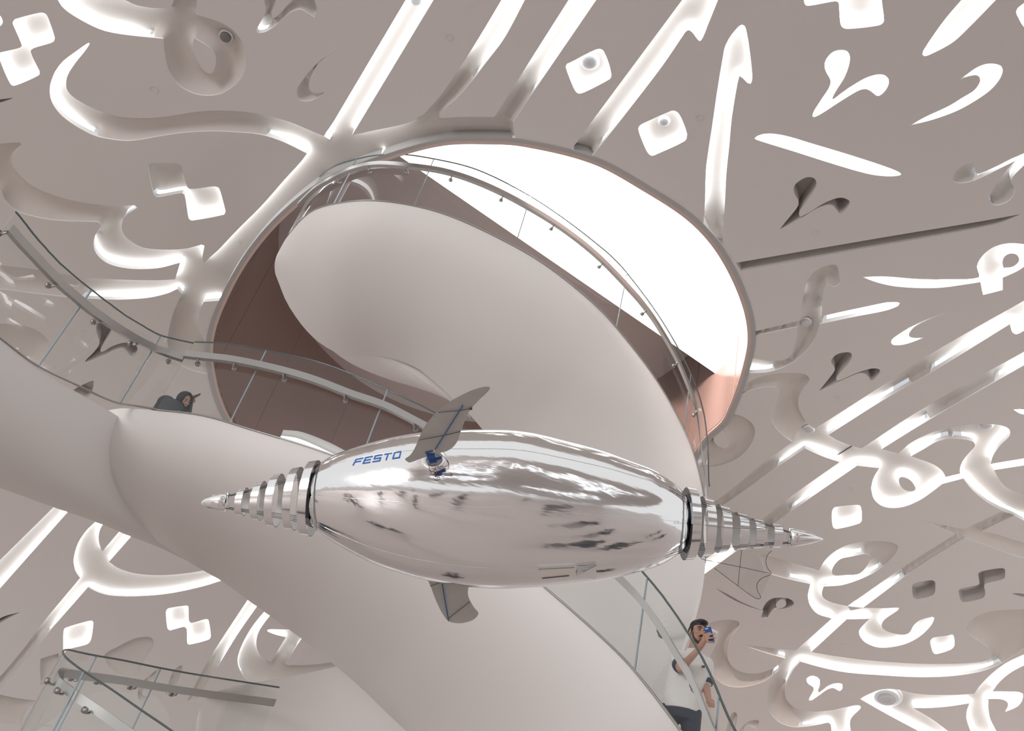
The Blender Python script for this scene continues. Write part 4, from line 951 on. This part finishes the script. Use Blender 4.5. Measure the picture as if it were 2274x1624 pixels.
for s in (-1, 1):
    hp = pv + erm * s * .095; kn = hp - UP * (LEG * .47) + ecm * .02 + erm * s * .015; an = hp - UP * (LEG - .085) + erm * s * .02 - ecm * .02
    chain(sk, [hp, kn, an], [.085, .055, .038]); feet.append((hp, kn, an))
# phone plane
pq = [qm(1563, 1394.5, .43), qm(1578.5, 1392.5, .43), qm(1587, 1425, .43), qm(1573.5, 1427.5, .43)]
pn = np.cross(pq[1] - pq[0], pq[3] - pq[0]); pn /= np.linalg.norm(pn); pn = pn if pn @ ecm > 0 else -pn
# hand wrapped round the phone: palm, thumb behind, four fingers across the back
palm0, palm1 = qm(1557, 1434, .385), qm(1568, 1417, .42)
chain(sk, [wr_r, palm0, palm1], [.026, .030, .026])
ell(sk, (palm0 + palm1) / 2 + pn * .0, erm * .030 + UP * .012, UP * .042, pn * .017)
for pts in (((1564, 1414), (1571, 1409), (1577, 1406.5)), ((1567, 1417), (1577, 1411.5), (1585, 1409.5)), ((1569, 1421), (1579, 1419), (1588.5, 1417.5)), ((1569, 1426), (1578, 1428.5), (1586.5, 1428))):
    f = [qm(x, y, .43) + pn * (.016 if j < 2 else .010) for j, (x, y) in enumerate(pts)]
    chain(sk, f, [.0105, .0095, .008], 10)
th = [qm(1559, 1426, .40), qm(1561, 1416, .41) - pn * .012, qm(1565, 1408, .42) - pn * .018]
chain(sk, th, [.013, .011, .009], 10)
# resting fist on the handrail
ell(sk, wr_l * .3 + qm(1579, 1562, .15) * .7, erm * .040, UP * .032, ecm * .040)
for k in range(4):
    b = qm(1576 + 3.0 * k, 1558 + 2.0 * k, .17)
    chain(sk, [b, b + ecm * .03 - UP * .012, b + ecm * .02 - UP * .035], [.0105, .010, .009], 10)
chain(sk, [qm(1573, 1562, .15), qm(1574, 1568, .18), qm(1578, 1570, .19)], [.012, .011, .009], 10)
fuse('body', sk, M_SKIN, man, 0.006, 2)
# clothes
sb = MB()
for a, b, ra, rb in ((ch, wa, (.185, .125), (.165, .120)), (wa, pv, (.165, .120), (.170, .128))):
    pass
def torso(mb, secs, n=28):
    rings = []
    for c, rx, ry in secs:
        rings.append([c + erm * rx * math.cos(t) + ecm * ry * math.sin(t) for t in np.linspace(0, 2 * math.pi, n, endpoint=False)])
    mb.loft(rings)
top_ = (sh_r + sh_l) / 2
torso(sb, [(nk + UP * .012, .066, .064), (nk - UP * .02, .085, .078), (top_ * .55 + nk * .45, .155, .128), (top_ - UP * .05, .192, .142), (ch - UP * .02, .192, .145), (wa * .5 + ch * .5, .178, .128), (wa, .172, .126), (pv + UP * .01, .180, .132), (pv - UP * .035, .182, .134)])
e_r = sh_r + (el_r - sh_r) * .62; e_l = sh_l + (el_l - sh_l) * .80
chain(sb, [sh_r - erm * -.01, e_r], [.080, .064]); chain(sb, [sh_l, e_l], [.080, .064])
sb_o = fuse('t_shirt', sb, M_SHIRT, man, 0.009, 3)
def cuff(a, b, r, w, m, nm):
    t = (b - a) / np.linalg.norm(b - a); mb = MB(); mb.tube([b - t * w, b + t * .012], [r + .004, r], 18); mb.build(nm, m, man, True)
cuff(sh_r, e_r + (el_r - sh_r) * .13, .067, .03, M_NAVY, 'sleeve_trim'); cuff(sh_l, e_l + (el_l - sh_l) * .10, .067, .03, M_NAVY, 'sleeve_trim')
pt = MB(); torso(pt, [(pv + UP * .035, .168, .122), (pv - UP * .05, .178, .132), (pv - UP * .12, .176, .125)])
for hp, kn, an in feet: chain(pt, [hp - UP * .04, kn, an - UP * .02], [.098, .075, .065])
fuse('trousers', pt, M_NAVY, man, 0.011, 3)
for hp, kn, an in feet:
    shoe = MB(); chain(shoe, [an - UP * .045, an - UP * .05 + ecm * .16], [.042, .036]); fuse('shoe', shoe, M_BLACK, man, .01, 2)
# hair, brows, eyes, beard
hb = MB(); ell(hb, H_(0, .060, -.024), hr * .079, hu * .074, hf * .096); ell(hb, H_(.01, .100, .030), hr * .060, hu * .032, hf * .064); ell(hb, H_(0, .015, -.050), hr * .083, hu * .075, hf * .068)
for s in (-1, 1): ell(hb, H_(s * .074, .022, .004), hr * .008, hu * .040, hf * .026)
fuse('hair', hb, M_HAIR, man, .006, 2)
for s in (-1, 1):
    mb = MB(); chain(mb, [H_(s * .014, .033, .094), H_(s * .030, .038, .087), H_(s * .050, .031, .070)], [.0045, .0055, .003], 8); mb.build('eyebrow', M_HAIR, man, True)
    mb = MB(); ell(mb, H_(s * .031, .010, .0805), hr * .014, hu * .006, hf * .006); eb = mb.build('eye', M_EYEW, man, True)
    mb = MB(); ell(mb, H_(s * .033, .010, .0850), hr * .006, hu * .0062, hf * .004); mb.build('iris', M_HAIR, man, True)
    mb = MB(); chain(mb, [H_(s * .018, .016, .087), H_(s * .031, .0185, .087), H_(s * .046, .013, .077)], [.0022, .003, .002], 6); mb.build('eyelid', M_HAIR, man, True)
mb = MB(); chain(mb, [H_(-.028, -.056, .083), H_(-.012, -.048, .097), H_(.012, -.048, .097), H_(.028, -.056, .083)], [.004, .0065, .0065, .004], 8); mb.build('moustache', M_HAIR, man, True)
mb = MB(); chain(mb, [H_(-.020, -.065, .089), H_(0, -.066, .094), H_(.020, -.065, .089)], [.0035, .0055, .0035], 8); mb.build('mouth', M_LIPC, man, True)
bd = MB(); chain(bd, [H_(-.064, -.020, .020), H_(-.056, -.062, .030), H_(-.034, -.098, .052), H_(0, -.112, .066), H_(.034, -.098, .052), H_(.056, -.062, .030), H_(.064, -.020, .020)], [.008, .011, .014, .016, .014, .011, .008], 10)
ell(bd, H_(0, -.088, .080), hr * .011, hu * .012, hf * .008)
fuse('beard', bd, mat('beard_dark', (0.05, 0.032, 0.025), 0.7), man, .005, 1)
lg = MB(); cpt = qm(1562, 1481, .125); lg.box(cpt, erm * .014, UP * .010, ecm * .003); lg.build('shirt_emblem', M_CHAR, man)
mb = MB(); mb.tube([nk + erm * .06 * math.cos(t) + ecm * (.055 * math.sin(t) + .01) - UP * (.012 + .045 * max(0, math.sin(t))) for t in np.linspace(0, 2 * math.pi, 25)], .003, 5, caps=False); mb.build('neck_cord', M_CHAR, man, True)
ph = thing('smartphone', sum(pq) / 4, 'blue-cased phone held up by the man behind the glass', 'phone')
slab(pq, pn, .0045).build('phone_case', mat('phone_blue', (0.012, 0.075, 0.30), 0.35), ph)
mb = MB(); u = (pq[1] - pq[0]) / np.linalg.norm(pq[1] - pq[0]); v = (pq[3] - pq[0]) / np.linalg.norm(pq[3] - pq[0])
mb.box(pq[0] + u * .020 + v * .016 + pn * .006, u * .014, v * .006, pn * .003); mb.build('camera_bump', M_SENSOR, ph)

# ---- woman in black
pcw = P(400, 917, 10.95); ecw, erw = frame_at(pcw); pcw = pcw - ecw * 1.9
qw = lambda px, py, off=0.0: on_plane(pcw, ecw, px, py, off)
wom = thing('person', qw(395, 915) - UP * 1.25, 'woman in black headscarf and black robe with gold trim looking down over the glass', 'person')
wu = qw(415, 874) - qw(405, 911); wu /= np.linalg.norm(wu)
hc = qw(410, 890.5, .06)
hf = ecw * .80 + erw * .42 - UP * .38; hf /= np.linalg.norm(hf); hu = wu - hf * (wu @ hf); hu /= np.linalg.norm(hu); hr = np.cross(hf, hu); hr = hr if hr @ erw > 0 else -hr
H_ = lambda x, y, z: hc + hr * x + hu * y + hf * z
sh1, sh2 = qw(368, 897, 0), qw(398, 921, .10)
neck = qw(399, 905, .0); hipw = (sh1 + sh2) / 2 - UP * .55
DECK_W = P(400, 917, 10.95)[2] - 0.40; HW = hipw[2] - DECK_W
print('woman hip height', HW)
sk = MB(); person_head(sk, H_, .95); chain(sk, [H_(0, -.06, -.02), neck, neck - UP * .2, hipw, hipw - UP * (HW - .15)], [.05, .055, .10, .12, .08])
hand = qw(424, 887, -.12); chain(sk, [sh2, qw(414, 925, -.02), hand], [.05, .04, .026])
ell(sk, hand, erw * .03, UP * .035, ecw * .018)
for k in range(4): chain(sk, [hand + UP * (.02 - .014 * k) + erw * .015, hand + UP * (.024 - .014 * k) + erw * .05, hand + UP * (.02 - .014 * k) + erw * .065 - ecw * .02], [.009, .008, .007], 8)
chain(sk, [hand + UP * .02, hand + UP * .05 + erw * .02], [.011, .009], 8)
fuse('body', sk, M_SKIN2, wom, .007, 2)
for s in (-1, 1):
    mb = MB(); chain(mb, [H_(s * .014, .030, .090), H_(s * .030, .035, .083), H_(s * .048, .029, .068)], [.004, .005, .003], 8); mb.build('eyebrow', M_HAIR, wom, True)
    mb = MB(); ell(mb, H_(s * .031, .010, .078), hr * .014, hu * .006, hf * .006); mb.build('eye', M_EYEW, wom, True)
    mb = MB(); ell(mb, H_(s * .031, .009, .0815), hr * .0075, hu * .0065, hf * .004); mb.build('iris', M_HAIR, wom, True)
mb = MB(); chain(mb, [H_(-.020, -.064, .084), H_(0, -.065, .089), H_(.020, -.064, .084)], [.0035, .006, .0035], 8); mb.build('mouth', M_LIPC, wom, True)
# headscarf: hood shell around the face, drape on neck and shoulders
hd = MB()
rings = []
for z, rx, ry, oy in ((-.135, .02, .02, .03), (-.125, .062, .075, .022), (-.09, .094, .118, .012), (-.04, .106, .140, .0), (.01, .104, .146, -.006), (.045, .094, .142, -.010), (.062, .080, .128, -.012), (.058, .066, .112, -.012), (.03, .066, .112, -.010)):
    rings.append([H_(rx * math.cos(t), oy + ry * math.sin(t), z) for t in np.linspace(0, 2 * math.pi, 36, endpoint=False)])
hd.loft(rings); o = hd.build('headscarf', M_BLACK, wom, True)
dr = MB(); chain(dr, [H_(0, -.06, -.06), neck, (sh1 + sh2) / 2 - UP * .02], [.105, .115, .15]); chain(dr, [H_(-.01, -.12, .02), qw(402, 920, .10)], [.055, .10])
fuse('scarf_drape', dr, M_BLACK, wom, .012, 3)
rb = MB(); chain(rb, [sh1, neck - UP * .09, sh2], [.125, .14, .10]); chain(rb, [sh1, qw(345, 917, -.05), qw(335, 935, 0)], [.12, .07, .06])
chain(rb, [(sh1 + sh2) / 2 - UP * .05, hipw, hipw - UP * (HW - .22)], [.19, .18, .21]); chain(rb, [sh2, qw(414, 927, -.02), hand - UP * .02], [.075, .06, .045])
fuse('robe', rb, M_CHAR, wom, .014, 3)
mb = MB(); mb.tube([qw(386.5, 899, .17), qw(382.5, 907, .19), qw(375, 917, .20), qw(368, 928, .2)], [.017, .02, .022, .022], 8); mb.build('bag_strap', mat('strap_cream', (0.72, 0.66, 0.60), 0.6), wom, True)
mb = MB(); mb.tube([qw(388.5, 897.5, .17), qw(393, 905, .19), qw(394.5, 917, .20), qw(394, 928, .2)], [.020, .024, .024, .022], 8)
mb.build('gold_trim', mottled('gold_embroidery', (0.26, 0.20, 0.13), 0.5, 0.7, 90), wom, True)
sp = thing('smartphone', qw(435, 880, -.1), 'dark phone held out edge-on by the woman in the black headscarf', 'phone')
a, b = qw(424, 885.5, -.06), qw(444.5, 876, -.10); u = (b - a); t = np.cross(u, ecw); t /= np.linalg.norm(t)
MB().loft([[a + t * .020 + ecw * .03, a - t * .020 + ecw * .03, a - t * .020 - ecw * .03, a + t * .020 - ecw * .03], [b + t * .006 + ecw * .03, b - t * .006 + ecw * .03, b - t * .006 - ecw * .03, b + t * .006 - ecw * .03]]).build('phone_case', M_DARK, sp)

# ---- visitors standing about the floor, mirrored in the airship's belly
def visitor():
    root = thing('person', (0, 0, 0), 'person in dark clothes on the floor, seen as a smudge in the airship foil', 'person', 'visitors on the floor mirrored in the airship')
    mb = MB()
    for s in (-1, 1):
        chain(mb, [(s * .09, 0, .92), (s * .10, .02, .48), (s * .10, 0, .07)], [.09, .06, .045]); capsule(mb, (s * .10, 0, .04), (s * .10, .15, .035), .04, .034)
        chain(mb, [(s * .19, 0, 1.40), (s * .24, .02, 1.10), (s * .22, .12, .88)], [.055, .045, .035])
    ell(mb, (0, 0, 1.20), (.19, 0, 0), (0, .12, 0), (0, 0, .33)); chain(mb, [(0, 0, 1.45), (0, .01, 1.58)], [.06, .055]); ell(mb, (0, .01, 1.64), (.078, 0, 0), (0, .095, 0), (0, 0, .12))
    fuse('body', mb, M_CHAR, root, .02, 2)
    hb = MB(); ell(hb, (0, -.01, 1.675), (.084, 0, 0), (0, .10, 0), (0, 0, .09)); hb.build('hair', M_HAIR, root, True)
    return root
v0 = visitor(); spots = []
while len(spots) < 22:
    a = random.uniform(0, 2 * math.pi); r_ = random.uniform(2.6, 11)
    p = (r_ * math.cos(a), 0.5 + r_ * math.sin(a))
    if all((p[0] - q[0]) ** 2 + (p[1] - q[1]) ** 2 > 1.0 for q in spots): spots.append(p)
for k, (x, y) in enumerate(spots):
    if k == 0: o = v0
    else:
        o = v0.copy(); COL.objects.link(o)
        for chd in list(v0.children):
            c = chd.copy(); COL.objects.link(c); c.parent = o
    o.location = (x, y, 0); o.rotation_euler = (0, 0, random.uniform(0, 6.28))
